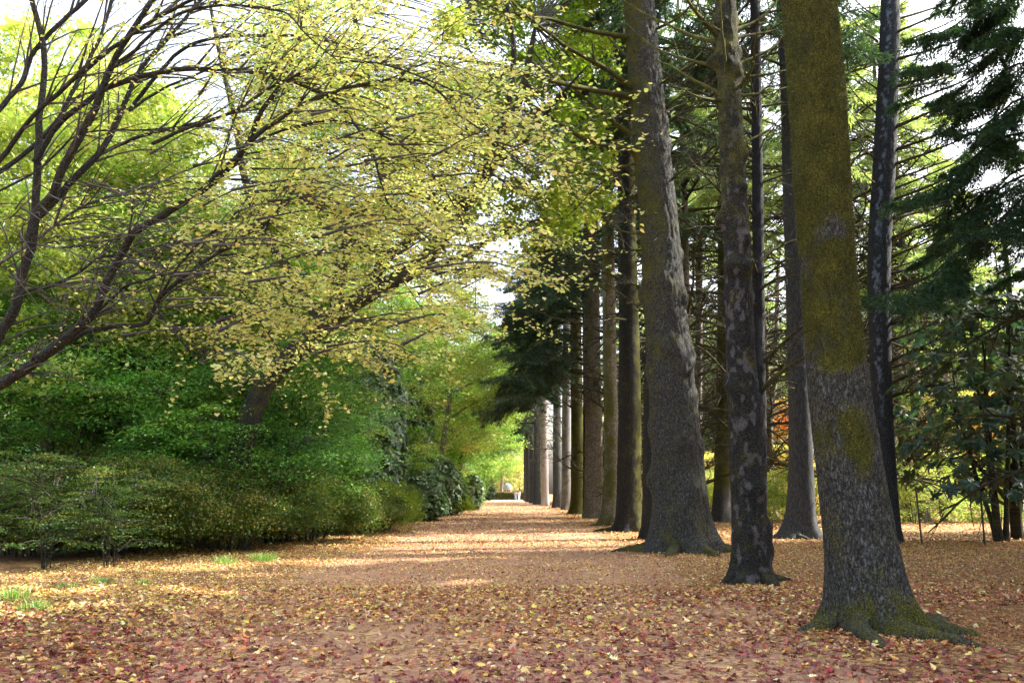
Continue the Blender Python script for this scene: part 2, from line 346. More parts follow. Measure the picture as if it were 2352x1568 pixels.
# ------------------------------------------------------------------ trunks of the avenue
def interp_s(z, zs, vs):
    zz = np.linspace(zs[0], zs[-1], 400); v = np.interp(zz, zs, vs)
    k = 25; pad = np.r_[2 * v[0] - v[k:0:-1], v, 2 * v[-1] - v[-2:-k - 2:-1]]
    v2 = np.convolve(pad, np.hanning(2 * k + 1) / np.hanning(2 * k + 1).sum(), 'same')[k:-k]
    return np.interp(z, zz, v2)
def trunk_mesh(zs, xs, ys_, rs, H, base, sides=64, dz=.05, flare=.6, hf=.35, nl=6, ph=0., seed=0, knob=0, knobr=.06, bark=.012, moss=None, pale=None, lump=.04, bf=11.0, lean=None, kamp=.55, pf=5.0):
    """centre line (zs,xs,ys_), radii rs; heights above the top measurement taper to H"""
    zs, xs, ys_, rs = map(list, (zs, xs, ys_, rs))
    if H > zs[-1]:
        dxz = (xs[-1] - xs[0]) / max(zs[-1] - zs[0], .1)
        dxz = max(-.035, min(.035, dxz)); zt = zs[-1]
        xs.append(xs[-1] + dxz * (H - zt) * .5); ys_.append(ys_[-1]); rs.append(max(.04, rs[-1] * .2)); zs.append(H)
    top = zs[-2] if len(zs) > 2 else zs[-1]
    zl = np.r_[np.arange(-.12, min(top + .5, H), dz), np.linspace(min(top + .5, H), H, 24)[1:]]
    cx, cy, r0 = interp_s(zl, zs, xs), interp_s(zl, zs, ys_), interp_s(zl, zs, rs)
    th = np.arange(sides) * 2 * pi / sides
    T, Z = np.meshgrid(th, zl); r0 = r0[:, None]
    rng = np.random.default_rng(seed)
    lob = 0
    for q in range(nl):
        a = ph + q * 2 * pi / nl + rng.normal() * .25; w = .5 + .7 * rng.random()
        lob = lob + w * np.exp(-((np.angle(np.exp(1j * (T - a)))) / .36) ** 2)
    hz = np.maximum(Z, 0)
    R = r0 * (1 + flare * np.exp(-hz / hf) * (.16 + .95 * lob) + .08 * np.exp(-hz / 1.4) * lob)
    pt = np.stack([np.cos(T) * r0, np.sin(T) * r0, Z], -1)
    R = R * (1 + lump * 2 * (fbm(pt * [2.2, 2.2, .9], seed + 3) - .5))
    q = np.stack([np.cos(T) * r0 * bf, np.sin(T) * r0 * bf, Z * bf * .3], -1)
    rid = 1 - np.abs(2 * fbm(q, seed + 7, 3) - 1)
    R = R + bark * (rid - .6) * 2 + bark * .5 * (vn(q * 3.1, seed + 9) - .5)
    for _ in range(knob):
        a, z = rng.random() * 2 * pi, rng.random() * min(top, 14) * .95 + .4; kr = knobr * (.5 + rng.random())
        d2 = ((np.angle(np.exp(1j * (T - a))) * r0) ** 2 + ((Z - z) * .8) ** 2) / kr ** 2
        R = R + kr * kamp * np.exp(-d2) - kr * .25 * np.exp(-d2 * 6)
    V = np.stack([cx[:, None] + np.cos(T) * R, cy[:, None] + np.sin(T) * R, Z], -1)
    n3 = fbm(np.stack([np.cos(T) * r0, np.sin(T) * r0, Z], -1) * [2.6, 2.6, 1.3], seed + 21)
    mo = np.zeros_like(T) if moss is None else np.clip(moss(Z, T, n3), 0, 1)
    pa = np.zeros_like(T) if pale is None else np.clip(pale(Z, T, fbm(pt * [pf, pf, pf * .64], seed + 33)), 0, 1)
    m, k = T.shape
    i = np.arange(m - 1)[:, None] * k; j = np.arange(k)[None]; j2 = (j + 1) % k
    Fs = np.stack([i + j, i + j2, i + k + j2, i + k + j], -1).reshape(-1, 4)
    mb = MB(); mb.add(V.reshape(-1, 3), Fs, np.stack([mo, pa, rid], -1).reshape(-1, 3), 0, True)
    return mb, (zl, cx, cy, interp_s(zl, zs, rs), V, mo)

def branch_tube(mb, pts, r0, r1, n=14, sides=6, col=(.3, .05, 0), wob=.02, rng=RS):
    p = smooth_poly(pts, n); L = np.linalg.norm(p[-1] - p[0])
    w = rng.normal(size=p.shape) * wob * L / n; w[:1] = 0
    p = p + np.cumsum(w, 0) * .6
    t = np.linspace(0, 1, n); r = r0 * (1 - t) ** .8 + r1
    r[0] *= 1.6; r[1] *= 1.15
    tube(mb, p, r, sides, col, rough=.25, seed=int(rng.integers(1e6))); return p, r
def twigs(mb, p, r, k, ln, rng, droop=.25, t0=.15, sub=2, col=(.2, .1, 0), thin=.22, spread=.9):
    L = len(p); out = []
    for q in range(k):
        i = int(np.clip((t0 + (1 - t0) * rng.random() ** .8) * (L - 1), 1, L - 2))
        tg = nrm((p[i + 1] - p[i - 1])[None])[0]; side = np.cross(tg, rdir(1, rng)[0])
        d = nrm((tg * .8 + nrm(side[None])[0] * spread)[None])[0]
        l = ln * (.35 + .8 * rng.random()) * (1 - .5 * i / L)
        e1 = p[i] + d * l * .5 + [0, 0, -droop * l * .2]; e2 = p[i] + d * l + [0, 0, -droop * l] + rng.normal(size=3) * .06 * l
        rr = max(r[i] * thin * 1.8, .004)
        s, r2 = branch_tube(mb, [p[i], e1, e2], rr, rr * .25, 6, 4, col, .05, rng); out.append(s)
        for _ in range(sub):
            j = rng.integers(1, 5); d2 = nrm((d + rdir(1, rng)[0] * .8)[None])[0]
            e = s[j] + d2 * l * (.25 + .3 * rng.random()); tube(mb, smooth_poly([s[j], (s[j] + e) / 2 + [0, 0, .02 * l], e], 4), [rr * .5, rr * .4, rr * .3, rr * .15], 3, col); out.append(smooth_poly([s[j], e], 4))
    return out

# needle foliage: hanging sprays along a bough
def needles(mb, p, n, L, rng, lat, pal, hang=.3, sl=.16):
    t = .22 + .78 * rng.random(n); k = t * (len(p) - 1); i = np.minimum(k.astype(int), len(p) - 2); f = (k - i)[:, None]
    c = p[i] * (1 - f) + p[i + 1] * f; tg = nrm(p[i + 1] - p[i]); side = nrm(np.cross(tg, [0, 0, 1.]))
    s = rng.choice([-1, 1], n) * rng.random(n) ** .7
    q = np.round(t * 16 + s * 1.5) # twig groups
    w = lat * (1.15 - t) ** .6 * (.7 + .5 * np.sin(q * 12.9898) ** 2)
    pos = c + side * (s * w)[:, None] + tg * (np.abs(s) * w * .55)[:, None]
    pos[:, 2] -= hang * np.abs(s) ** 1.5 * w + rng.random(n) ** 2 * hang * .7 * w + .02
    pos += rng.normal(size=(n, 3)) * .03
    u = side * np.sign(s)[:, None] * .7 + tg * .8 + rng.normal(size=(n, 3)) * .45; u[:, 2] -= hang
    leaves(mb, pos, u, np.array([0, 0, 1.]) + rng.normal(size=(n, 3)) * .7, sl * (.6 + .8 * rng.random(n)), 'tri', pick(pal, n, rng, .3), 0, .2)

PAL_SPR = [(.018, .045, .035), (.03, .065, .04), (.045, .085, .035), (.03, .06, .05)]
PAL_SPL = [(.38, .46, .22), (.46, .54, .28), (.28, .38, .18), (.54, .58, .34), (.2, .3, .16)]  # sunlit, hazy paleness of the background put into the needle colour
def crown_mesh(seed, z0, H, Lmax, nb, nn, pal, bias=0., clear=0, hang=.35, sl=.17, r0=.05):
    """origin on the trunk axis; returns MB with foliage (mat 0) and bough wood (mat 1)"""
    rng = np.random.default_rng(seed); mb = MB(); wd = MB()
    for q in range(nb):
        f = (q + rng.random()) / nb; z = z0 + (H - z0) * f ** 1.15; az = q * 2.4 + rng.normal() * .4
        if bias and rng.random() < bias: az = pi + rng.normal() * .7
        if clear and z < z0 + clear and abs(np.angle(np.exp(1j * (az - pi)))) > .8: continue
        l = Lmax * (1 - f) ** .75 * (.7 + .5 * rng.random()) + .4
        d = np.array([cos(az), sin(az), 0]); up = .25 + .5 * f
        pts = [np.array([0, 0, z]), np.array([0, 0, z]) + d * l * .35 + [0, 0, l * .35 * (up - .25)], np.array([0, 0, z]) + d * l * .75 + [0, 0, l * (up * .5 - .4)], np.array([0, 0, z]) + d * l + [0, 0, l * (up * .6 - .48)]]
        p, r = branch_tube(wd, pts, r0 * (1 - .7 * f), .006, 10, 4, (.1, .05, 0), .05, rng)
        for _ in range(2 + int(l)):
            i = rng.integers(3, 8); tg = nrm((p[i + 1] - p[i])[None])[0]; sd = nrm(np.cross(tg, [0, 0, 1.])[None])[0] * rng.choice([-1, 1])
            e = p[i] + (tg * .6 + sd) * l * .28; e[2] -= .12 * l
            s = smooth_poly([p[i], (p[i] + e) / 2, e], 6); tube(wd, s, .008, 3); needles(mb, s, int(nn * l / Lmax * .22), l, rng, .3, pal, hang, sl)
        needles(mb, p, int(nn * (l / Lmax)), l, rng, .16 + .13 * l, pal, hang, sl)
    for c, V, Fc, S in zip(wd.C, wd.V, [f for f in wd.Fc], wd.S):
        pass
    off = mb.n
    for V, C, Fc, S in zip(wd.V, wd.C, wd.Fc, wd.S):
        mb.V.append(V); mb.C.append(C); mb.Fc.append(Fc + off); mb.M.append(np.full(len(Fc), 1, np.int32)); mb.S.append(S)
    mb.n += wd.n
    return mb

# dead-branch library (local: starts at the origin, runs along +x)
DEAD = []
for k in range(9):
    rng = np.random.default_rng(100 + k); mb = MB(); l = 2.2 + 1.2 * rng.random()
    droop = rng.choice([-.3, -.15, .1, .3])
    p, r = branch_tube(mb, [(-.12, 0, 0), (l * .35, .05, l * (.1 + droop * .2)), (l * .7, .1 * rng.normal(), l * (.12 + droop * .5)), (l, .25 * rng.normal(), l * (.1 + droop))], .042, .01, 14, 5, (.32, .05, 0), .05, rng)
    twigs(mb, p, r, 19, l * .42, rng, .1, .15, 2)
    o = mb.build('branch', M_dead); DEAD.append(o.data); bpy.data.objects.remove(o)
def put_dead(root, line, n, z0, z1, rng, sc=1.0, az0=None, azs=3.2, off=(0, 0)):
    zl, cx, cy, rr = line[:4]
    for q in range(n):
        z = z0 + (z1 - z0) * (q + rng.random()) / n
        o = bpy.data.objects.new('branch', DEAD[rng.integers(len(DEAD))]); COL.objects.link(o); o.parent = root
        az = rng.random() * 2 * pi if az0 is None else az0 + (rng.random() - .5) * azs
        x, y, r = np.interp(z, zl, cx), np.interp(z, zl, cy), np.interp(z, zl, rr)
        o.location = (x + cos(az) * r * .8 - off[0], y + sin(az) * r * .8 - off[1], z)
        s = sc * (.45 + .75 * rng.random()); o.scale = (s, s, s)
        o.rotation_euler = (rng.normal() * .5, -.1 + rng.normal() * .25, az)

CROWNS = {}
def crown_data(key, **k):
    if key not in CROWNS:
        o = crown_mesh(**k).build('crown', [M_need, M_dead]); CROWNS[key] = o.data; bpy.data.objects.remove(o)
    return CROWNS[key]
def add_child(root, name, data, loc=(0, 0, 0), rz=0, sc=1.0):
    o = bpy.data.objects.new(name, data); COL.objects.link(o); o.parent = root; o.location = loc; o.rotation_euler = (0, 0, rz); o.scale = (sc,) * 3 if np.isscalar(sc) else sc
    return o

def roots(root, base, cyc, r, n, ln, seed, mat, az=None, mossy=.4):
    rng = np.random.default_rng(seed)
    for q in range(n):
        a = az[q] if az is not None else q * 2 * pi / n + rng.normal() * .4
        l = ln * (.6 + .6 * rng.random()); mb = MB(); d = np.array([cos(a), sin(a), 0]); s = np.array([-sin(a), cos(a), 0])
        c = np.array([cyc[0], cyc[1], 0])
        k1 = rng.normal() * .25
        pts = [c + d * r * .7 + [0, 0, .17 * r + .1], c + d * (r * 1.25) + [0, 0, .06], c + d * (r + l * .45) + s * l * k1 * .5 + [0, 0, .035], c + d * (r + l * .75) + s * l * k1 + [0, 0, .012], c + d * (r + l) + s * l * k1 * 1.5 + [0, 0, -.05]]
        p = smooth_poly(pts, 18); t = np.linspace(0, 1, 18)
        tube(mb, p, (.19 * r + .045) * (1 - t) ** .7 + .012, 8, (mossy, .05, 0), rough=.35, seed=q + seed)
        mb.build('root', mat, root, base)

def avenue_tree(label, Y, ctl, H, mat, sides=64, dz=.06, crown=None, nroots=0, rootlen=.8, rootaz=None, group=None, name='spruce_tree', pmoss=.4, **k):
    """ctl: [(py, px, width px), ...] from the base upward, all at depth Y"""
    c = []
    for (py, px, w) in ctl:
        q = P(px, py, Y); e = P(px + w, py, Y); c.append((max(q[2], 0), q[0], Y, (e[0] - q[0]) / 2))
    b = Gd(ctl[0][1], Y); c[0] = (0, b[0], Y, c[0][3])
    base = (b[0], Y, 0)
    mb, line = trunk_mesh([a[0] for a in c], [a[1] for a in c], [a[2] for a in c], [a[3] for a in c], H, base, sides, dz, **k)
    root = thing(name, label, 'tree', base, group)
    mb.build('trunk', mat, root, base)
    if nroots: roots(root, base, (b[0], Y), c[0][3] * 1.05, nroots, rootlen, k.get('seed', 0) + 5, mat, rootaz, pmoss)
    if crown:
        z0 = crown['z0']; zl, cx, cy = line[0], line[1], line[2]
        zz = z0 + 2
        add_child(root, 'crown', crown_data(crown['key'], **crown['k']), (np.interp(zz, zl, cx) - base[0], 0, crown.get('dz', 0)), crown.get('rz', 0), crown.get('sc', 1.0))
    return root, line, base

CH1 = dict(key='hi', z0=17, k=dict(seed=51, z0=17, H=29, Lmax=4.2, nb=30, nn=700, pal=PAL_SPR, sl=.22))
def CR(dz=0., rz=0., sc=1.0, key='av1'):
    kk = dict(av1=dict(seed=61, z0=12.5, H=30, Lmax=5.6, nb=50, nn=1200, pal=PAL_SPR, bias=.4, sl=.2),
              av2=dict(seed=62, z0=9.0, H=28, Lmax=7.0, nb=90, nn=1500, pal=PAL_SPR + [(.07, .1, .035)], bias=.62, clear=6, sl=.2, hang=.5))[key]
    return dict(key=key, z0=kk['z0'] + dz, dz=dz, rz=rz, sc=sc, k=kk)
CRL = dict(key='avl', z0=19, dz=0, rz=.5, sc=1., k=dict(seed=65, z0=17, H=30, Lmax=4.6, nb=44, nn=700, pal=PAL_SPL, sl=.26))

def mossA(z, t, n):
    left = .5 + .5 * np.cos(t - 3.6)
    hi = np.clip((z - 4.55 - (n - .5) * 1.3) / .4, 0, 1)              # sheathed above about 4.6 m
    mid = np.clip((z - 3.05 - (n - .5) * 1.6) / .2, 0, 1) * np.clip((4.75 - z) / .2, 0, 1) * np.clip(.42 + (np.cos(t - 5.2)) * .5 + (n - .5) * 1.6, 0, 1)
    low = np.clip((z - 1.5) / .6, 0, 1) * np.clip((2.7 - z) / .4, 0, 1) * np.clip(np.cos(t - 4.75) * 2.2 - 1.1 + (n - .5) * 4.5, 0, 1)
    base = np.clip((.55 - z) / .35, 0, 1) * np.clip(.35 + (n - .4) * 1.8 + .35 * np.cos(t - 5.1), 0, 1)
    return hi * (.62 + .3 * n) + mid + low * .75 + base * .7 + .3 * n
TA, lineA, baseA = avenue_tree('thick nearest trunk sheathed in golden green moss above bare grey bark with spreading roots', 10.5,
    [(1425, 2006, 174), (1330, 1990, 163), (1200, 1972, 150), (1000, 1940, 136), (900, 1925, 130), (800, 1916, 124), (600, 1901, 118), (400, 1886, 120), (200, 1876, 119), (0, 1858, 119)],
    27, M_bark, 150, .022, crown=CH1, nroots=6, rootlen=.95, rootaz=[.1, -.55, -1.4, -2.2, 3.3, 1.6], seed=1, flare=.56, hf=.27, nl=7, ph=.2, bark=.016, moss=mossA, lump=.05, bf=20, pmoss=.45)
# moss fur on the nearest trunk
def fur():
    rng = np.random.default_rng(5); zl, cx, cy, rr, V, mo = lineA
    m, k = mo.shape; ii = rng.integers(0, m - 40, 150000); jj = rng.integers(0, k, 150000)
    nf = fbm(np.stack([np.cos(jj * 2 * pi / k), np.sin(jj * 2 * pi / k), zl[ii]], -1) * 4, 77)
    ok = (mo[ii, jj] + (nf - .5) * .9 > .5) & (zl[ii] < 9) & (V[ii, jj, 1] < 10.75); ii, jj = ii[ok], jj[ok]
    c = np.stack([cx[ii], cy[ii], zl[ii]], -1); pos = V[ii, jj]; n = nrm(pos - c)
    u = n * .8 + rng.normal(size=n.shape) * .5; u[:, 2] -= .45
    mb = MB(); leaves(mb, pos - n * .004, u, rng.normal(size=n.shape), .022 * (.5 + rng.random(len(pos))), 'tri', pick([(.06, .065, .01), (.1, .1, .014), (.04, .045, .008), (.15, .145, .025)], len(pos), rng, .25), 0, .35)
    mb.build('moss', M_need, TA, baseA)
fur()
TB, lineB, baseB = avenue_tree('dark knobbly flaking trunk with pale patches between the nearest mossy trunk and the stout spruce', 15.6,
    [(1325, 1728, 84), (1250, 1722, 78), (1100, 1718, 74), (1000, 1714, 76), (800, 1699, 62), (600, 1696, 58), (400, 1684, 56), (200, 1675, 50), (0, 1666, 46)],
    24, M_barkd, 110, .03, crown=dict(CH1, sc=.95, rz=1), nroots=5, rootlen=.55, rootaz=[.2, -1.1, -2.3, 3.3, 1.5], seed=2, flare=.55, hf=.2, nl=6, knob=64, knobr=.09, kamp=.85, pf=12., bark=.012, lump=.05,
    moss=lambda z, t, n: .18 + .5 * (n - .5) + .25 * np.clip((z - 5) / 3, 0, 1), pale=lambda z, t, n: np.clip((n - .56) * 8, 0, .9) * np.clip(np.cos(t - 4.2) + .45, 0, 1), pmoss=.3)
TC, lineC, baseC = avenue_tree('slim dark spotted trunk close behind the knobbly trunk', 25,
    [(1254, 1744, 34), (1100, 1746, 30), (800, 1743, 27), (400, 1740, 24), (0, 1734, 21)], 24, M_barkd, 40, .07, crown=dict(CH1, rz=2), seed=3, flare=.4, hf=.3, knob=26, knobr=.06, bark=.01, pale=lambda z, t, n: np.clip((n - .55) * 5, 0, .8) * np.clip(np.cos(t + .4) + .2, 0, 1))
TD, lineD, baseD = avenue_tree('stout grey brown spruce trunk with a wide root flare, second thick one of the row', 23.5,
    [(1258, 1568, 132), (1180, 1563, 120), (1050, 1556, 112), (900, 1544, 104), (700, 1527, 92), (500, 1513, 84), (300, 1493, 77), (100, 1475, 70), (0, 1466, 67)],
    31, M_bark, 130, .04, crown=dict(CH1, sc=1.15, rz=4), nroots=7, rootlen=1.3, rootaz=[0., -.5, -1.2, -2.0, -2.9, 2.9, 1.5], seed=4, flare=.55, hf=.42, nl=7, ph=.4, knob=46, knobr=.16, bark=.035, lump=.04, bf=8,
    moss=lambda z, t, n: .12 + .55 * (n - .5) + .45 * np.clip(np.cos(t - 3.5), 0, 1) * np.clip((z - 3) / 6, .15, 1), pmoss=.55)
TE, lineE, baseE = avenue_tree('shaded blue grey trunk half hidden behind the stout spruce', 29.5,
    [(1233, 1505, 60), (1000, 1503, 50), (850, 1502, 44), (700, 1506, 36), (400, 1496, 28), (0, 1480, 22)], 26, M_barkd, 44, .08, crown=dict(CH1, rz=3), seed=5, flare=.5, hf=.3, knob=16, knobr=.1, moss=lambda z, t, n: .25 * n)
mossR = lambda z, t, n: .1 + .5 * n * np.clip(np.cos(t - .3) + .3, 0, 1) + .35 * np.clip(np.cos(t - 3) * 1.2, 0, 1)
TF, lineF, baseF = avenue_tree('straight trunk golden with moss down its sunny side, beside the shaded grey one', 35,
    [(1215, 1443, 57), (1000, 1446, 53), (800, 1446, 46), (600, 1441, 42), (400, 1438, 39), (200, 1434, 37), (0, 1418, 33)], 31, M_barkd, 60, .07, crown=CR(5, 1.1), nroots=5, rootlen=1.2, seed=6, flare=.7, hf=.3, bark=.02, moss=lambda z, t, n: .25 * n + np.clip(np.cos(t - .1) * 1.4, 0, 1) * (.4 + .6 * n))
TG, lineG, baseG = avenue_tree('thin knotty trunk, its sunlit right side coloured pale, with a curved foot', 40.5,
    [(1204, 1397, 36), (1100, 1404, 33), (1000, 1404, 32), (800, 1400, 30), (600, 1397, 28), (300, 1393, 26), (0, 1388, 22)], 29, M_barkp, 48, .07, crown=CR(3, 2.2, .9), nroots=4, rootlen=1.0, seed=7, flare=.7, hf=.3, knob=30, knobr=.11, moss=lambda z, t, n: .2 + .75 * n * np.clip(np.cos(t - 3.6) + .6, 0, 1))  # moss kept leftward on pale bark: sunlight from the right put into the colour
TH_, lineH, baseH = avenue_tree('broad pale trunk of rough bark lit by the sun, left of the thin knotty one', 52,
    [(1187, 1363, 41), (1000, 1364, 39), (800, 1360, 37), (600, 1358, 33), (300, 1352, 28)], 32, M_barkp, 50, .1, crown=CR(-1, .3, 1., 'av2'), seed=8, flare=.4, hf=.4, bark=.03, knob=14, knobr=.12, moss=lambda z, t, n: .6 * n)
TI, lineI, baseI = avenue_tree('olive green mossy trunk left of the broad pale one', 60,
    [(1180, 1326, 30), (1000, 1326, 28), (800, 1323, 26), (500, 1320, 22)], 31, M_bark, 36, .14, crown=CR(0, .4, 1., 'av2'), seed=9, flare=.6, hf=.4, moss=lambda z, t, n: .55 + .3 * n)
TI2, _, _ = avenue_tree('very thin dark stem squeezed between the mossy and the broad pale trunk', 56,
    [(1183, 1345, 12), (1000, 1345, 11), (700, 1343, 9)], 18, M_barkd, 20, .2, seed=10, flare=.3, hf=.3)
TJ, lineJ, baseJ = avenue_tree('silver lit slim trunk with a dark shaded neighbour on its left', 74,
    [(1169, 1301, 22), (1000, 1300, 20), (780, 1302, 18), (500, 1300, 14)], 30, M_barkg, 30, .2, crown=CR(4.5, .2, .95, 'av2'), seed=11, flare=.4, hf=.4, pale=lambda z, t, n: .6 * n)
TK, lineK, baseK = avenue_tree('dark trunk in shade just left of the silver lit slim trunk', 84,
    [(1165, 1280, 20), (1000, 1279, 18), (780, 1280, 16), (500, 1280, 12)], 30, M_bark, 26, .25, crown=CR(4, -.3, 1.0, 'av2'), seed=12, flare=.4, hf=.4)
TL, lineL, baseL = avenue_tree('light grey lichen spotted trunk standing out among the darkest far trunks', 93,
    [(1162, 1252, 18), (1000, 1250, 17), (780, 1247, 15), (500, 1247, 12)], 30, M_barkp, 26, .25, crown=CR(3, .3, 1.0, 'av2'), seed=13, flare=.4, hf=.4, pale=lambda z, t, n: .5 + .3 * n)
FARL = ['far dark trunk, first to the left of the light grey lichen spotted one', 'far dark trunk, second to the left of the light grey lichen spotted one',
        'far dark trunk at the left end of the row, beside the lit gap', 'most distant trunk of the row, a thin dark line at the gap']
for q, (px, Y, w) in enumerate([(1234, 103, 16), (1222, 115, 13), (1213, 127, 11), (1207, 139, 9)]):
    avenue_tree(FARL[q], Y, [(CY + 378, px, w), (1000, px, w * .95), (780, px, w * .8)], 30, M_bark, 20, .4, crown=CR(0, q * .3 - .4, 1.0, 'av2'), seed=20 + q, flare=.35, hf=.5)
TN, lineN, baseN = avenue_tree('mossy trunk with peeling sunlit foot, seen between the stout spruce and the knobbly trunk', 45,
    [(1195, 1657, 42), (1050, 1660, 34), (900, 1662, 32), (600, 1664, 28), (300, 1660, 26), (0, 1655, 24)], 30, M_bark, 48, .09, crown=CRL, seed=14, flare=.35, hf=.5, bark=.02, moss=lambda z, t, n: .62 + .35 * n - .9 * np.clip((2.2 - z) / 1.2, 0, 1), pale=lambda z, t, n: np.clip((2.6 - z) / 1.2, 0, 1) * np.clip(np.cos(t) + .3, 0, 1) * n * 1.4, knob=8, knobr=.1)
TO, lineO, baseO = avenue_tree('slender whitish trunk glowing in the sun to the right of the stout spruce', 54,
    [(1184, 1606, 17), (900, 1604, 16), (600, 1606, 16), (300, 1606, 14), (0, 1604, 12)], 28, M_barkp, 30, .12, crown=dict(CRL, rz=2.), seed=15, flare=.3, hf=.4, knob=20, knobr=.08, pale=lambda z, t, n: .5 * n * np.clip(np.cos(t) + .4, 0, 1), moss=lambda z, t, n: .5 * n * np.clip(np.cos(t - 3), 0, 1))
TP, lineP, baseP = avenue_tree('smooth blue grey straight trunk with small black knots, just left of the big mossy trunk', 30.5,
    [(1233, 1836, 66), (1150, 1840, 58), (1000, 1839, 52), (800, 1833, 49), (600, 1826, 44), (400, 1818, 41), (200, 1812, 37), (0, 1800, 32)], 30, M_barkg, 70, .06, crown=dict(CH1, rz=5), nroots=5, rootlen=1.1, seed=16, flare=.75, hf=.4, knob=30, knobr=.05, bark=.006, lump=.02)
TQ, lineQ, baseQ = avenue_tree('dark trunk streaked with blue white resin, arching branches, right of the big mossy trunk', 27.7,
    [(1243, 2050, 40), (1150, 2043, 38), (1000, 2030, 42), (800, 2022, 46), (600, 2018, 50), (400, 2030, 50), (200, 2040, 46), (0, 2046, 40)], 28, M_barkq, 70, .05, seed=17, pf=11., flare=.5, hf=.35, knob=14, knobr=.07, bark=.014,
    pale=lambda z, t, n: 1.2 * np.clip((np.cos(t - 4.3 + (n - .5) * 1.2) - .95) * 30, 0, .6) * np.clip((n - .5) * 7, 0, 1) * np.clip((z - 3) / 2, 0, 1))

# traced limbs of the near row --------------------------------------------------
def limb(root, base, Y, pts, r0, r1, dy=0., tw=8, tl=.8, moss=.35, seed=0, name='branch', foliage=None):
    rng = np.random.default_rng(seed); n = len(pts); mb = MB()
    w = [P(px, py, Y + dy * i / max(n - 1, 1)) for i, (px, py) in enumerate(pts)]
    p, r = branch_tube(mb, w, r0 * .62, r1 * .8, 20, 7, (moss, .06, 0), .03, rng)
    if tw: twigs(mb, p, r, tw, tl, rng, .15, .2, 2, (moss * .6, .05, 0))
    mb.build(name, M_dead, root, base); return p
DL = [([(1446, 86), (1355, 70), (1263, 44), (1223, 40), (1092, 0), (1000, -50)], .11, -3), ([(1462, 207), (1373, 146), (1300, 106), (1263, 77), (1176, 0), (1110, -80)], .12, -4),
      ([(1450, 222), (1336, 205), (1263, 187), (1147, 157), (1037, 139), (960, 120)], .12, -5), ([(1482, 330), (1373, 253), (1311, 198), (1263, 157), (1236, 150)], .1, -2),
      ([(1475, 346), (1336, 315), (1263, 267), (1201, 227), (1128, 176), (1080, 118), (1037, 11)], .11, -4), ([(1478, 372), (1420, 385), (1360, 400), (1300, 398)], .05, 2),
      ([(1480, 400), (1400, 410), (1330, 470), (1300, 500)], .05, 2), ([(1495, 205), (1580, 150), (1640, 90)], .06, 2), ([(1500, 270), (1600, 220), (1660, 160)], .05, 3),
      ([(1485, 80), (1580, 20), (1610, -40)], .07, -1), ([(1490, 540), (1430, 530), (1370, 480)], .04, 2), ([(1520, 500), (1600, 450), (1640, 400)], .035, 3),
      ([(1500, 350), (1590, 300), (1640, 250)], .04, 1), ([(1470, 150), (1420, 110), (1350, 20)], .07, 2)]
for q, (pts, r, dy) in enumerate(DL): limb(TD, baseD, 23.4, pts, r, .012, dy, 7 if r > .06 else 5, 1.3, .55, 200 + q)
BL = [([(1655, 100), (1592, 84), (1537, 59), (1468, 26), (1400, -20)], .055, 2), ([(1650, 86), (1611, 44), (1578, 0), (1550, -50)], .07, -1), ([(1650, 152), (1581, 139), (1501, 110), (1428, 48)], .05, 2),
      ([(1660, 217), (1585, 179), (1540, 150), (1497, 134)], .045, 1), ([(1655, 232), (1600, 222), (1560, 200)], .04, -2), ([(1690, 68), (1739, 48), (1783, 4), (1800, -40)], .05, 1),
      ([(1690, 86), (1740, 78), (1797, 66)], .045, 1), ([(1695, 148), (1775, 110), (1800, 80)], .045, 2), ([(1695, 180), (1760, 172), (1815, 160)], .045, 1), ([(1700, 220), (1750, 215), (1810, 200)], .04, 1),
      ([(1695, 210), (1728, 154), (1735, 100), (1745, 40)], .045, -1.5), ([(1672, 215), (1664, 120), (1655, 40), (1650, -60)], .05, -1), ([(1705, 330), (1760, 300), (1800, 260)], .03, 2)]
for q, (pts, r, dy) in enumerate(BL): limb(TB, baseB, 15.6, pts, r, .01, dy, 6, .7, .75, 240 + q)
for q, z in enumerate(np.linspace(0, 1, 30)):
    rng = np.random.default_rng(300 + q); py = 900 * z ** .9 + 10 * rng.normal() - 30; L_ = (160 + 130 * rng.random()) * (1 if py < 620 else .55); ri = (.25 + .35 * rng.random()) * L_
    limb(TQ, baseQ, 27.7, [(2046, py + 30), (2046 + L_ * .4, py + 30 - ri * .3), (2046 + L_ * .75, py + 30 - ri * .62), (2046 + L_, py + 30 - ri)], .05 + .03 * rng.random(), .01, -6 + 8 * rng.random(), 9, 1.3, .3, 300 + q)
for q in range(12):
    rng = np.random.default_rng(340 + q); py = 40 + q * 55; L_ = 50 + 40 * rng.random()
    limb(TQ, baseQ, 27.7, [(2015, py), (2015 - L_ * .5, py - 30), (2015 - L_, py - 70 - 20 * rng.random())], .04, .008, 2 * rng.normal(), 5, .8, .3, 340 + q)
rr_ = np.random.default_rng(9)
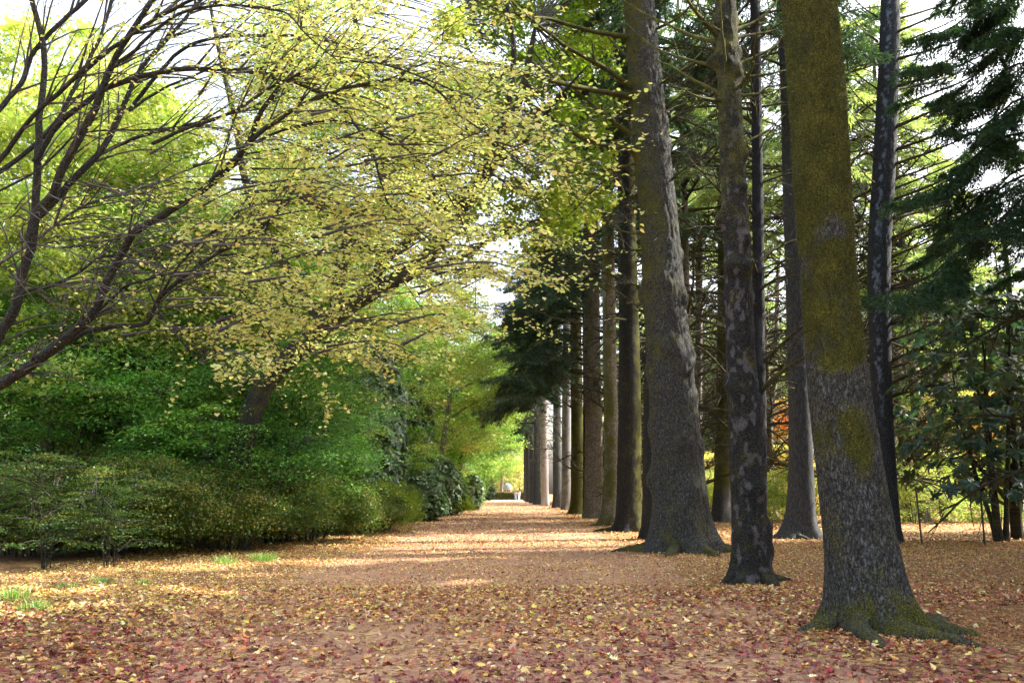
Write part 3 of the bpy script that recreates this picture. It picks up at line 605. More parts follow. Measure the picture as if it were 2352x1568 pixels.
for (root, line, base, n, z0, z1, sc, az, azs) in [
    (TC, lineC, baseC, 50, 4, 17, 1.0, None, 0), (TE, lineE, baseE, 16, 7, 17, .8, 2.6, 2.5), (TF, lineF, baseF, 45, 7, 22, 1.1, None, 0), (TG, lineG, baseG, 44, 6, 24, 1.1, None, 0),
    (TH_, lineH, baseH, 20, 9, 20, 1.1, 2.8, 2.4), (TI, lineI, baseI, 26, 7, 18, 1.0, 3.1, 3.), (TJ, lineJ, baseJ, 24, 5, 18, 1., 3.3, 2.8), (TK, lineK, baseK, 24, 4, 16, 1., 3.3, 2.8),
    (TL, lineL, baseL, 24, 4, 16, 1., 3.3, 2.6), (TN, lineN, baseN, 85, 4.0, 26, 1.4, None, 0), (TO, lineO, baseO, 95, 3.0, 28, 1.6, None, 0), (TP, lineP, baseP, 14, 4, 14, .35, None, 0), (TD, lineD, baseD, 12, 9, 17, .7, 0.3, 2.0)]:
    put_dead(root, line, n, z0, z1, rr_, sc, az, azs, base)

# ------------------------------------------------------------------ the yellow tree at the left edge
def yellow_tree():
    rng = np.random.default_rng(42); Y0 = 12.0
    base = Gd(-300, 12.6); base = (float(base[0]), 12.6, 0.)
    root = thing('katsura_tree', 'spreading tree with long arching dark limbs and round pale yellow leaves, at the left edge', 'tree', base)
    D = [  # points (px,py), radius0, radius1, depth0, depth1, twig count
     ([(-290, 1330), (-240, 1120), (-120, 980), (0, 886), (55, 852), (146, 785), (218, 722), (252, 645), (289, 572), (304, 542), (351, 509), (432, 461), (505, 410), (571, 333), (593, 278), (655, 179), (695, 66), (720, -60)], .17, .02, 12.6, 10.5, 12),
     ([(-290, 1300), (-190, 1080), (-90, 920), (0, 760), (29, 712), (48, 627), (70, 553), (76, 476), (79, 402), (84, 274), (95, 183), (84, 73), (64, 0), (50, -60)], .17, .035, 12.6, 11.5, 8),
     ([(64, 560), (90, 480), (117, 457), (139, 402), (168, 348), (205, 278), (263, 146), (304, 80), (359, 0), (400, -80)], .11, .03, 11.9, 11, 9),
     ([(82, 500), (110, 476), (165, 421), (238, 348), (274, 285), (330, 165), (420, 60), (520, -60)], .085, .02, 11.9, 12.5, 9),
     ([(235, 352), (270, 335), (329, 310), (439, 283), (520, 258), (640, 218), (760, 150)], .045, .008, 12.4, 13, 9),
     ([(78, 372), (146, 274), (220, 220), (311, 183), (366, 172), (457, 166), (575, 172), (695, 205), (777, 249), (817, 304), (846, 348), (868, 421), (883, 468), (923, 512), (982, 560)], .07, .008, 11.8, 9.5, 14),
     ([(-40, 420), (0, 395), (73, 348), (146, 271), (180, 200), (230, 100), (270, -40)], .06, .02, 11.8, 12.6, 6),
     ([(-60, 340), (0, 249), (37, 205), (84, 106), (139, 48), (194, 0), (250, -60)], .06, .03, 11.6, 12, 6),
     ([(-60, 440), (0, 366), (40, 311), (77, 267), (128, 220), (201, 157), (278, 99), (366, 44), (454, 0), (540, -40)], .06, .02, 11.5, 10.5, 8),
     ([(271, 143), (315, 110), (395, 40), (483, 11), (586, 9), (677, 26), (725, 73), (790, 130)], .04, .006, 10.8, 9, 9),
     ([(300, 250), (360, 172), (432, 106), (512, 82), (622, 73), (725, 77), (803, 99), (854, 117), (916, 118), (975, 128), (1037, 146)], .05, .006, 12.3, 11, 12),
     ([(293, 256), (360, 210), (439, 176), (549, 132), (677, 97), (760, 100), (840, 150), (900, 200)], .035, .006, 12.2, 13, 10),
     ([(351, 330), (425, 296), (545, 252), (655, 183), (754, 146), (846, 141), (923, 157), (989, 183), (1055, 220), (1120, 290)], .04, .005, 11, 9, 12),
     ([(432, 461), (512, 395), (600, 311), (695, 249), (770, 223), (835, 205), (909, 196), (960, 199), (1007, 220), (1055, 271), (1092, 300), (1165, 359), (1230, 420)], .05, .005, 11, 9, 16),
     ([(218, 722), (300, 652), (329, 645), (421, 623), (512, 630), (549, 650), (575, 674), (622, 751), (660, 800)], .035, .006, 12.2, 10.5, 10),
     ([(505, 586), (560, 586), (615, 616), (644, 663), (673, 714), (714, 755), (717, 817)], .028, .006, 11.6, 10.5, 8),
     ([(337, 656), (370, 722), (395, 766), (457, 828), (523, 861), (567, 890)], .022, .004, 12, 11, 7),
     ([(150, 790), (180, 772), (250, 752), (351, 733), (366, 696), (420, 650), (505, 590), (560, 555), (622, 517), (690, 440), (760, 400)], .06, .01, 12.3, 11.5, 10),
     ([(366, 692), (410, 610), (512, 517), (549, 494), (622, 468), (732, 465), (780, 480), (850, 530)], .035, .005, 12, 12.8, 10),
     ([(-60, 640), (20, 590), (84, 549), (146, 501), (227, 457), (318, 432), (439, 388), (549, 340), (650, 330)], .045, .006, 13, 12.5, 10),
     ([(-60, 470), (0, 440), (95, 385), (180, 310), (330, 296), (450, 290), (560, 300), (700, 330), (860, 400), (960, 470)], .03, .005, 12.4, 13.5, 12),
     ([(571, 333), (650, 300), (760, 280), (900, 330), (1000, 420), (1060, 520), (1085, 640), (1080, 760)], .03, .005, 10.8, 12, 16),
     ([(505, 410), (600, 420), (700, 460), (800, 540), (880, 600), (960, 700), (1000, 800)], .03, .005, 10.9, 11.5, 14),
     ([(20, 715), (60, 670), (110, 663), (170, 640), (230, 600), (330, 590), (420, 560)], .05, .006, 12.0, 12.6, 6),
    ]
    crown = MB(); lp, ln_, lu = [], [], []
    def leaf_along(s, dens, rng):
        for a, b in zip(s[:-1], s[1:]):
            l = np.linalg.norm(b - a); k = rng.poisson(dens * l)
            if k: t = rng.random((k, 1)); lp.append(a * (1 - t) + b * t + rng.normal(size=(k, 3)) * .03 - [0, 0, .02]); lu.append(np.repeat((b - a)[None] / max(l, 1e-4), k, 0))
    def leafy(x, z): # bare inside and at the left, full in the outer crown
        return np.clip((x + 6.4) / 2.2, .12, 1.25)
    for q, (pts, r0, r1, d0, d1, tw) in enumerate(D):
        n = len(pts); w = np.array([P(a, b, d0 + (d1 - d0) * i / (n - 1)) for i, (a, b) in enumerate(pts)])
        w[:, 2] = np.maximum(w[:, 2], -.1)
        if q < 2: w[0] = (base[0] + .1 * q, base[1], -.1)
        mb = MB(); N = max(20, n * 4)
        p = smooth_poly(w, N) + np.cumsum(rng.normal(size=(N, 3)) * .006, 0); t = np.linspace(0, 1, N)
        r = (r0 * .66 - r1) * (1 - t) ** (1.0 if q > 1 else 1.15) + r1
        tube(mb, p, r, 9 if r0 > .08 else 6, (.12 if r0 > .1 else 0, 0, 0), rough=.14, seed=q)
        mb.build('branch', M_limb if q != 19 else M_limb2, root, base)
        # side shoots: long, whip-like, arching down
        for _ in range(tw * 2 + 4):
            i = int(np.clip((.25 + .75 * rng.random()) * (N - 1), 1, N - 2)); tg = nrm((p[i + 1] - p[i])[None])[0]
            sd = nrm(np.cross(tg, rdir(1, rng)[0])[None])[0]; d = nrm((tg * [1, 1, .35 if tg[2] < 0 else 1] + sd * .8 + np.array([.25, 0, 0]))[None])[0]; d[2] = max(d[2], -.22)
            l = .7 + 1.3 * rng.random(); dr = .04 + .16 * rng.random()
            s, r2 = branch_tube(crown, [p[i], p[i] + d * l * .5 + [0, 0, .05 * l], p[i] + d * l + [0, 0, -dr * l]], min(r[i] * .5, .014), .002, 9, 4, (0, 0, 0), .05, rng)
            lf = leafy(s[4, 0], s[4, 2]); leaf_along(s[2:], 10 * lf, rng)
            for _ in range(4):
                j = rng.integers(2, 8); d2 = nrm((d + rdir(1, rng)[0] * [.9, .9, .4])[None])[0]; l2 = l * (.25 + .35 * rng.random())
                s2 = smooth_poly([s[j], s[j] + d2 * l2 * .5, s[j] + d2 * l2 - [0, 0, .12 * l2]], 5); tube(crown, s2, [.004, .0035, .003, .002, .0015], 3); leaf_along(s2, 15 * lf, rng)
    # outer sprays filling the hanging skirt of the crown towards the path
    for q in range(215):
        px = rng.triangular(380, 880, 1230); top = 60 + max(0, px - 900) * .5; bot = 860 - max(0, px - 620) * .2 - max(0, px - 1080) * 1.5
        py = top + (bot - top) * rng.random() ** .8; Y = 8.6 + 6.5 * rng.random(); c = P(px, py, Y)
        if 800 < px < 1010 and py < 170: continue
        if 640 < px < 1010 and abs(py - np.interp(px, [640, 790, 930, 1000], [830, 710, 635, 575])) < 62 and rng.random() < .8: continue
        d = np.array([.8 + .3 * rng.random(), rng.normal() * .45, .1 - .4 * (py / 900) * rng.random()]); d /= np.linalg.norm(d); l = .8 + 1.0 * rng.random()
        s, _ = branch_tube(crown, [c - d * l * .5 + [0, 0, -.1], c + [0, 0, .06], c + d * l * .5 - [0, 0, .1 * l]], .011, .002, 9, 4, (0, 0, 0), .05, rng); leaf_along(s[1:], 17, rng)
        for _ in range(6):
            j = rng.integers(1, 8); d2 = nrm((d + rdir(1, rng)[0] * [.9, .9, .2])[None])[0]; l2 = .25 + .4 * rng.random()
            s2 = smooth_poly([s[j], s[j] + d2 * l2 * .5, s[j] + d2 * l2 - [0, 0, .08 * l2]], 5); tube(crown, s2, [.004, .0035, .003, .002, .0015], 3); leaf_along(s2, 29, rng)
    # grey tangle of leafless twigs in the lower left
    for q in range(70):
        c = P(rng.uniform(-40, 330), rng.uniform(400, 700), rng.uniform(10, 12.5)); d = nrm(np.array([.8, rng.normal() * .4, rng.normal() * .45])[None])[0]; l = .6 + 1.1 * rng.random()
        branch_tube(crown, [c, c + d * l * .5 + rng.normal(size=3) * .08, c + d * l - [0, 0, .25 * l]], .007, .002, 9, 4, (0, 0, 0), .09, rng)
    c_ = crown
    for k in range(len(c_.M)): c_.M[k][:] = 1
    pos = np.concatenate(lp); u = np.concatenate(lu); N = len(pos)
    nn = np.array([0, -.25, 1.]) + rng.normal(size=(N, 3)) * .42; u = u * .4 + rng.normal(size=(N, 3)) * .8; u[:, 2] -= .45
    col = pick([(.7, .67, .2), (.76, .73, .28), (.6, .64, .2), (.74, .62, .18), (.46, .58, .17)], N, rng, .08, w=[4, 4, 3, .7, 2])
    leaves(crown, pos, u, nn, .052 * (.65 + .75 * rng.random(N) ** 1.5), 'heart', col, 0, 1.05)
    print('yellow leaves', N)
    crown.build('crown', [M_yel, M_twig], root, base)
yellow_tree()

# ------------------------------------------------------------------ broadleaf trees
def broadleaf(name, seed, H, R, zlow, nl, K, npc, L, tpl, pal, bark, tr=.18, flat=.4, tilt=.6, crad=.8, lean=(0, 0), stems=1, droop=0., mat=None, w=None, shell=.5, tbark=.0, squash=1.0):
    """prototype at the origin: children trunk, branch..., crown"""
    rng = np.random.default_rng(seed); root = thing(name, None, 'tree'); limbs = []
    for s in range(stems):
        a = rng.random() * 6.28; sp = (.35 if stems > 1 else 0)
        top = np.array([lean[0] * H + cos(a) * sp * R, lean[1] * H + sin(a) * sp * R, H * .82])
        pts = smooth_poly([(cos(a) * sp * .3, sin(a) * sp * .3, -.1), top * .35 + rng.normal(size=3) * .02 * H * [1, 1, 0], top * .7 + rng.normal(size=3) * .03 * H * [1, 1, 0], top], 22)
        t = np.linspace(0, 1, 22); r = tr * (1 - t) ** .8 + min(.02, tr * .35); r[:3] *= [1.5, 1.25, 1.08]
        mb = MB(); tube(mb, pts, r / (1 if stems == 1 else 2), 10 if tr > .1 else 6, (.25, .05, 0), rough=.16, seed=seed); mb.build('trunk', bark, root)
        for q in range(max(2, nl // stems)):
            f = zlow / H + (.95 - zlow / H) * (q + rng.random()) / max(2, nl // stems); i = int(np.clip(f / .82 * 21, 2, 20)); az = q * 2.4 + rng.random(); st = pts[i]
            zz = min(f + .15 * rng.random(), .98); rad = R * (.55 + .5 * rng.random()) * np.sqrt(max(.08, 1 - ((zz - .5) / .55) ** 2))
            e = np.array([top[0] * zz + cos(az) * rad, top[1] * zz + sin(az) * rad, st[2] + rad * .55 * (1 - .6 * squash * rng.random())]); m = (st + e) / 2 + [0, 0, .1 * rad] + rng.normal(size=3) * .05 * rad
            lb = MB(); lp, lr = branch_tube(lb, [st, m, e], r[i] * .5 / (1 if stems == 1 else 2), .01, 12, 5, (.2, .05, 0), .05, rng); lb.build('branch', bark, root); limbs.append(lp)
    mb = MB(); tw = MB(); C = []
    allp = np.concatenate(limbs); 
    for k in range(K):
        if rng.random() < shell:
            lp = limbs[rng.integers(len(limbs))]; c = lp[rng.integers(5, 12)] + rng.normal(size=3) * crad * [.9, .9, .45]
        else:
            a = rng.random() * 6.28; zz = rng.random(); rad = R * np.sqrt(max(.05, 1 - ((zz - .42) / .6) ** 2)) * (.45 + .55 * rng.random() ** .5)
            c = np.array([lean[0] * H * zz + cos(a) * rad, lean[1] * H * zz + sin(a) * rad, zlow + (H - zlow) * zz])
            j = np.argmin(((allp - c) ** 2).sum(1)); 
            if np.linalg.norm(allp[j] - c) < 3: tube(tw, smooth_poly([allp[j], (allp[j] + c) / 2 + [0, 0, .15], c], 5), [.018, .014, .01, .006, .004], 3)
        C.append(c)
    cloud(mb, np.array(C), npc, crad * (.6 + .8 * rng.random(K)), L, tpl, pal, rng, flat, tilt, 0, 1.0, droop, w=w)
    off = mb.n
    for V, C_, Fc, S in zip(tw.V, tw.C, tw.Fc, tw.S):
        mb.V.append(V); mb.C.append(C_); mb.Fc.append(Fc + off); mb.M.append(np.full(len(Fc), 1, np.int32)); mb.S.append(S)
    mb.build('crown', [mat or M_leaf, M_twig], root); return root

G_LT = [(.2, .36, .06), (.28, .43, .08), (.14, .3, .05), (.36, .46, .1), (.44, .46, .12)]
G_YG = [(.38, .46, .1), (.48, .54, .15), (.28, .4, .08), (.6, .6, .22), (.2, .34, .06)]
G_MD = [(.07, .22, .05), (.12, .3, .05), (.2, .37, .06), (.06, .18, .07), (.3, .38, .07)]
G_JM = [(.13, .34, .07), (.18, .42, .08), (.1, .28, .09), (.32, .48, .09)]
G_DK = [(.05, .14, .045), (.07, .17, .045), (.05, .13, .06), (.1, .2, .05)]
G_AZ = [(.055, .12, .02), (.085, .16, .024), (.12, .19, .026), (.035, .08, .018), (.24, .2, .04)]
G_RH = [(.06, .13, .06), (.09, .17, .08), (.14, .22, .11), (.2, .28, .16)]
AUT = [(.7, .52, .14), (.75, .36, .1), (.66, .16, .14), (.6, .6, .2), (.42, .52, .16)]

# large maple with a dark leaning trunk
def place(root, px, Y, label=None, rz=0., sc=1., group=None, first=False, dz=0., cat=None):
    b = Gd(px, Y); b[2] = dz
    if first:
        root.location = b; root.rotation_euler = (0, 0, rz); root.scale = (sc,) * 3 if np.isscalar(sc) else sc
        tag(root, label, cat, group); return root
    r = dup(root, b, rz, sc, label, group)
    if cat: r['category'] = cat
    return r

def leaning_maple():
    rng = np.random.default_rng(77); b = Gd(520, 25); base = (float(b[0]), 25., 0.)
    root = thing('maple_tree', 'old maple with a black leaning trunk, forking behind the yellow leaves beside the path', 'tree', base)
    Dl = [([(520, 1215), (560, 1010), (610, 880), (680, 805), (740, 752), (790, 712), (850, 672), (930, 632), (1000, 572), (1060, 480), (1130, 380), (1190, 240), (1230, 60)], .36, .05, 25, 23), 
          ([(775, 730), (778, 640), (800, 560), (860, 500), (880, 400), (865, 280), (830, 120), (800, -40)], .22, .04, 24.5, 26),
          ([(850, 672), (880, 600), (930, 560), (1010, 480), (1080, 430), (1150, 300), (1180, 120), (1150, -60)], .17, .03, 24, 21),
          ([(740, 752), (690, 660), (600, 520), (560, 400), (540, 280), (500, 100), (470, -60)], .16, .03, 25, 28),
          ([(930, 632), (1020, 610), (1110, 560), (1180, 520), (1260, 500)], .1, .02, 23.5, 20),
          ([(1130, 380), (1200, 330), (1270, 240), (1350, 150)], .08, .02, 23, 21), ([(880, 420), (950, 330), (1000, 200), (1020, 60)], .08, .02, 25, 24),
          ([(600, 530), (680, 430), (720, 300), (760, 160)], .07, .02, 26, 27)]
    L = []
    for q, (pts, r0, r1, d0, d1) in enumerate(Dl):
        n = len(pts); w = np.array([P(a, c, d0 + (d1 - d0) * i / (n - 1)) for i, (a, c) in enumerate(pts)]); w[:, 2] = np.maximum(w[:, 2], -.1)
        p = smooth_poly(w, n * 4); t = np.linspace(0, 1, n * 4); mb = MB(); tube(mb, p, (r0 - r1) * (1 - t) ** .7 + r1, 10, (.3, .05, 0), rough=.15, seed=q)
        mb.build('trunk' if q == 0 else 'branch', M_barkd, root, base); L.append(p)
    allp = np.concatenate([l[len(l) // 3:] for l in L]); mb = MB(); C = []
    for k in range(560):
        px = rng.uniform(560, 1400); y0 = -120; y1 = 640 - max(0, px - 1100) * .4 if px > 900 else 760
        py = y0 + (y1 - y0) * rng.random(); Y = rng.uniform(18, 31)
        if px > 1050: Y = rng.uniform(25, 33)
        if 780 < px < 1030 and py < 190: continue
        if 560 < px < 1080 and 420 < py and Y < 26.5: Y = rng.uniform(26.5, 31)
        c = P(px, py, Y); C.append(c); j = np.argmin(((allp - c) ** 2).sum(1))
        tube(mb, smooth_poly([allp[j], (allp[j] + c) / 2 + [0, 0, .3], c], 6), [.03, .024, .018, .012, .008, .004], 4, mat=1)
    C = np.array(C); K = len(C); half = C[:, 0] > -3.2
    cloud(mb, C[half], 150, .62 * (.6 + .8 * rng.random(half.sum())), .12, 'maple', [(.2, .32, .03), (.26, .38, .035), (.14, .25, .03), (.36, .42, .05)], rng, .55, .6, 0)
    cloud(mb, C[~half], 200, .75 * (.6 + .8 * rng.random((~half).sum())), .1, 'star', G_LT, rng, .45, .55, 0)
    mb.build('crown', [M_leaf, M_twig], root, base)
leaning_maple()

TB1 = broadleaf('broadleaf_tree', 301, 16, 5.2, 4.5, 14, 330, 120, .17, 'star', G_YG, M_barkp, tr=.26, crad=.85)
TB2 = broadleaf('broadleaf_tree', 302, 13, 4.8, 2.5, 14, 340, 170, .135, 'star', G_LT + G_MD[:2], M_barkd, tr=.2, crad=.8)
TB3 = broadleaf('broadleaf_tree', 303, 15, 4.6, 1.5, 16, 420, 130, .17, 'star', G_MD, M_barkd, tr=.22, crad=.85, flat=.3, tilt=.5)
LB = [  # proto, px, depth, rz, scale, label
 (TB1, 130, 27, .3, .95, 'pale trunked tree rising behind the dark limbs at the upper left, leaves yellow green'),
 (TB2, 330, 31, 1.3, .95, 'bright green tree behind the yellow leaves, second from the left edge'),
 (TB1, 560, 38, 2.2, 1.05, 'tall yellow green tree directly behind the old leaning maple'),
 (TB3, 180, 34, .8, .75, 'dense mid green tree low behind the understory maples at the left'),
 (TB3, 640, 34, 2.9, .72, 'dense green tree behind the clipped azaleas and left of the rhododendrons'),
 (TB2, 830, 44, 3.9, .95, 'green tree over the tall rhododendrons, its top in the bright gap'),
 (TB3, 900, 60, 5.0, .72, 'deep green tree at the path side beyond the tall rhododendrons'),
 (TB2, 985, 66, .2, .9, 'green tree hanging over the path, farther than the rhododendrons'),
 (TB3, 1035, 82, 1.2, .85, 'green tree whose boughs droop toward the far path'),
 (TB3, 1070, 104, 2.2, .9, 'far green tree at the left side of the lit gap'),
 (TB2, 2170, 98, 1.4, 1.25, 'light green broadleaf tree behind the arching branches at the right'), (TB1, 2330, 112, 2.4, 1.5, 'tall yellow green broadleaf tree behind the dark spruce boughs'), (TB2, 2430, 90, 3.3, 1.0, 'green broadleaf tree at the right frame edge'),
 (TB2, 1102, 122, 3.0, 1.1, 'far tree left of the lit gap, above the blue green shrub'), (TB1, 1150, 172, 1.1, 1.35, 'far tree whose crown closes the view above the lit gap'), (TB3, 1010, 80, 2.0, .8, 'green tree behind the skirt of yellow leaves, overhanging the path side'),
 (TB2, 1035, 68, 2.2, 1.2, 'light green tree overhanging the path where the yellow skirt ends'), (TB1, 1005, 58, 1.2, 1.0, 'yellow green tree lit beside the end of the yellow skirt'),
 (TB2, 1060, 92, 5.0, 1.2, 'tall far tree filling the left bank above the dark closing shrub'), (TB1, 700, 48, .3, 1.1, 'yellow green tree high behind the leaning trunk'), (TB2, 250, 40, 3.1, 1.15, 'light green tree high behind the limbs, right of the pale trunk'),
 (TB1, 60, 33, 2.6, 1.25, 'tall yellow green tree behind the leftmost dark limbs'), (TB2, 230, 29, 4.7, 1.0, 'bright green tree high between the pale trunk and the arching limbs'),
 (TB1, -40, 42, 4.0, 1.0, 'yellow green tree in the far left corner of the view'),
 (TB2, 40, 52, 4.4, .9, 'pale tree far behind the leftmost limbs'),
 (TB1, 400, 58, 5.2, 1.0, 'pale yellow green tree seen small between the limbs, far left of the maple'),
 (TB3, 760, 62, .9, 1.0, 'dark green tree far behind the leaning maple trunk'),
]
seen = set()
for (pr, px, Y, rz, sc, lab) in LB:
    place(pr, px, Y, lab, rz, sc, 'broadleaf trees around the avenue', first=pr.name not in seen, cat='tree'); seen.add(pr.name)

# fine-leaved understory maples: layered flat sprays on thin stems
JM1 = broadleaf('japanese_maple', 311, 5.2, 3.3, 1.0, 16, 210, 200, .085, 'star', G_JM + [G_JM[1], (.12, .2, .03), (.3, .26, .04)], M_limb, tr=.09, flat=.16, tilt=.35, crad=.95, stems=5, droop=.25, w=[3, 4, 4, 2, 2, 3, .5])
JM2 = broadleaf('japanese_maple', 312, 6.6, 3.6, 1.5, 16, 230, 190, .09, 'star', G_JM + G_DK, M_limb, tr=.1, flat=.18, tilt=.35, crad=1.0, stems=4, droop=.25)
JL = [(JM1, 120, 25, .3, 1., 'layered green maple over the hedge at far left'), (JM1, 400, 26, 2.0, 1., 'thin stemmed maple with flat green layers rising from the middle of the hedge'),
      (JM2, 270, 29, 1.0, 1., 'dark green maple between two lighter layered maples at left'), (JM2, 620, 27, 4.2, .95, 'green maple with a lit tip reaching toward the rhododendrons'),
      (JM1, 645, 32, 3.2, .95, 'bright edged maple under the leaning trunk'), (JM2, -20, 27, 3.0, 1.2, 'dark maple mass at the left frame edge behind the hedge'), (JM2, 480, 31, 5.5, 1.2, 'tall dark green maple behind the middle of the hedge')]
seen = set()
for (pr, px, Y, rz, sc, lab) in JL:
    place(pr, px, Y, lab, rz, sc, 'understory maples above the hedge', first=pr.name not in seen, cat='small tree'); seen.add(pr.name)

# young maple in front of the hedge, low sprays
JY = broadleaf('maple_sapling', 321, 2.4, 1.5, .35, 14, 52, 110, .055, 'star', [(.05, .13, .03), (.08, .16, .035), (.18, .19, .04), (.04, .1, .035)], M_limb, tr=.018, flat=.13, tilt=.35, crad=.42, stems=6, droop=.1)
place(JY, 110, 18.2, 'young maple with yellowing low sprays in front of the dark hedge', .4, (1.1, 1.0, 1.0), 'maple saplings at the hedge foot', True, cat='sapling')
place(JY, 250, 18.6, 'smaller sapling spraying right from the dark hedge foot', 2.2, (.75, .8, .85), 'maple saplings at the hedge foot', cat='sapling')
place(JY, -60, 18.4, 'sapling cut by the left frame edge below the limbs', 3.6, .8, 'maple saplings at the hedge foot', cat='sapling')

# clipped azaleas: domes with sub-mounds, leaf shells and inner stems
def azalea(seed, rx, ry, h, mounds, nleaf, pal, L=.035, yel=0):
    rng = np.random.default_rng(seed); root = thing('azalea_shrub', None, 'shrub'); mb = MB(); C = []
    for q in range(mounds):
        a = rng.random() * 6.28; rr = rng.random() ** .5; x, y = cos(a) * rr * rx * .72, sin(a) * rr * ry * .72
        top = h * np.sqrt(max(.12, 1 - (rr * .8) ** 2)); C.append((x, y, top * .5, (.4 + .2 * rng.random()) * min(rx, ry) * .8, top * .52))
    C = np.array(C); PC = []
    for (x, y, z, r, hh) in C:
        d = rdir(30, rng); d[:, 2] = np.abs(d[:, 2]) * 1.1 - .25; d = nrm(d); k = .72 + .36 * rng.random((30, 1)); q_ = np.array([x, y, z]) + d * k * [r, r, hh]
        uc = .62 + .38 * np.clip(q_[:, 2:] / (.5 * h), 0, 1); q_[:, :2] *= uc; PC.append(q_)
    PC = np.concatenate(PC); PC[:, 2] = np.maximum(PC[:, 2], .12)
    cloud(mb, PC, max(40, nleaf // len(PC)), .46, L, 'dia', pal, rng, .32, .6, 0, 1.1, .35)
    for V in mb.V: V[:, 2] = np.maximum(V[:, 2], .02)
    if yel: # yellow leaves caught in the shoots
        k = rng.integers(0, len(PC), yel); leaves(mb, PC[k] + rng.normal(size=(yel, 3)) * [.2, .2, .05] + [0, 0, .12], rdir(yel, rng), rng.normal(size=(yel, 3)) * .5 + [0, -.4, 1], .075, 'heart', pick([(.75, .5, .1), (.7, .55, .2), (.6, .4, .15)], yel, rng), 0)
    # low fringe of small shoots and inner stems
    for q in range(16):
        a = rng.random() * 6.28; rr = rng.random() ** .6; e = np.array([cos(a) * rx * rr * .85, sin(a) * ry * rr * .85, h * (.45 + .35 * rng.random())]); s = np.array([cos(a) * rx * rr * .35, sin(a) * ry * rr * .35, -.03])
        branch_tube(mb, [s, (s + e) / 2 + rng.normal(size=3) * .08, e], .022, .006, 7, 4, (0, 0, 0), .08, rng)
        mb.M[-1][:] = 1
    mb.build('foliage', [M_leaf, M_twig], root); return root
AZ1 = azalea(401, 3.2, 2.3, 2.35, 30, 120000, G_AZ, .06, 160)
AZ2 = azalea(402, 1.7, 1.6, 1.8, 22, 80000, [(.17, .26, .02), (.25, .34, .025), (.33, .4, .03), (.1, .17, .02)], .055)
AL = [(AZ1, 60, 21.6, .4, (1.15, 1, .95), 'dark azalea mound at the left frame edge behind the saplings'), (AZ1, 300, 22.2, 2.3, (1.05, 1, 1.05), 'shaded azalea mound, second from the left edge'),
      (AZ1, 520, 24.2, 3.6, (1.1, 1, 1.0), 'large azalea mound with small yellow leaves on top, in the middle of the hedge'), (AZ1, 680, 28.5, 5.0, (1.05, 1.1, 1.0), 'azalea mound sloping down to the path, left of the bright round one'),
      (AZ2, 866, 36, .6, (1.15, 1.35, 1.18), 'bright yellow green round azalea bulging at the path edge'), (AZ2, 1026, 58, 1.8, (.8, 1, .95), 'small brownish round azalea before the grey green shrubs'),
      (AZ2, 1086, 80, 2.9, (.55, .8, 1.0), 'small vivid green ball of azalea at the far end of the shrubs'), (AZ1, 785, 33, 1.2, (.95, .9, .95), 'azalea mound just left of the bright round one'), (AZ1, 170, 25, 5.5, (1.1, 1, 1.2), 'azalea mound hidden in shade under the layered maples')]
seen = set()
for (pr, px, Y, rz, sc, lab) in AL:
    place(pr, px, Y, lab, rz, sc, 'azalea mounds along the left of the path', first=pr.name not in seen, cat='shrub'); seen.add(pr.name)

# rhododendrons: whorls of long leaves
def rhodo(name, seed, H, R, zlow, K, L, pal, nst=6, per=9, open_=False):
    rng = np.random.default_rng(seed); root = thing(name, None, 'shrub'); mb = MB(); tips = []
    for s in range(nst):
        a = s * 6.28 / nst + rng.random(); e = np.array([cos(a) * R * .6 * rng.random(), sin(a) * R * .6 * rng.random(), H * (.6 + .35 * rng.random())])
        st = MB(); p, r = branch_tube(st, [(cos(a) * .12, sin(a) * .12, -.1), e * [.5, .5, .45] + rng.normal(size=3) * .12, e], .07, .015, 14, 6, (.3, .05, 0), .05, rng); st.build('stem', M_limb, root); tips.append(p)
    ap = np.concatenate([t[4:] for t in tips])
    th = rng.random(K) * 6.28; zz = rng.random(K); rad = R * np.sqrt(np.maximum(.06, 1 - ((zz - .4) / .62) ** 2)) * (.5 + .5 * rng.random(K) ** .45 if not open_ else .25 + .75 * rng.random(K))
    C = np.stack([np.cos(th) * rad, np.sin(th) * rad, zlow + (H - zlow) * zz], -1); C += (fbm(C * .8, seed)[:, None] - .5) * R * .5
    for c in C[::2]:
        j = np.argmin(((ap - c) ** 2).sum(1)); tube(mb, smooth_poly([ap[j], (ap[j] + c) / 2 - [0, 0, .08], c], 5), [.014, .011, .008, .006, .004], 3, mat=1)
    N = K * per; ci = np.repeat(np.arange(K), per); q = np.tile(np.arange(per), K); ax = nrm(np.stack([np.cos(th) * .8, np.sin(th) * .8, .7 + .4 * rng.random(K)], -1) + rng.normal(size=(K, 3)) * .35)
    r1 = nrm(np.cross(ax, rng.normal(size=(K, 3)))); r2 = np.cross(ax, r1); an = q * 2 * pi / per + rng.random(N) * .5
    u = r1[ci] * np.cos(an)[:, None] + r2[ci] * np.sin(an)[:, None] + ax[ci] * (.25 + .5 * rng.random((N, 1))); u[:, 2] -= .3 * rng.random(N)
    cc = pick(pal, K, rng, .2); col = cc[ci] * .6 + pick(pal, N, rng, .25) * .4
    leaves(mb, C[ci], u, ax[ci] + rng.normal(size=(N, 3)) * .2, L * (.7 + .5 * rng.random(N)), 'long', col, 0, 1.25)
    mb.build('crown', [M_gloss, M_twig], root); return root
RH1 = rhodo('rhododendron_shrub', 501, 5.6, 1.9, .5, 2600, .26, G_RH)
RH2 = rhodo('rhododendron_shrub', 502, 3.0, 1.6, .1, 1500, .24, [(.14, .25, .13), (.2, .31, .17), (.27, .36, .21), (.1, .18, .09)])
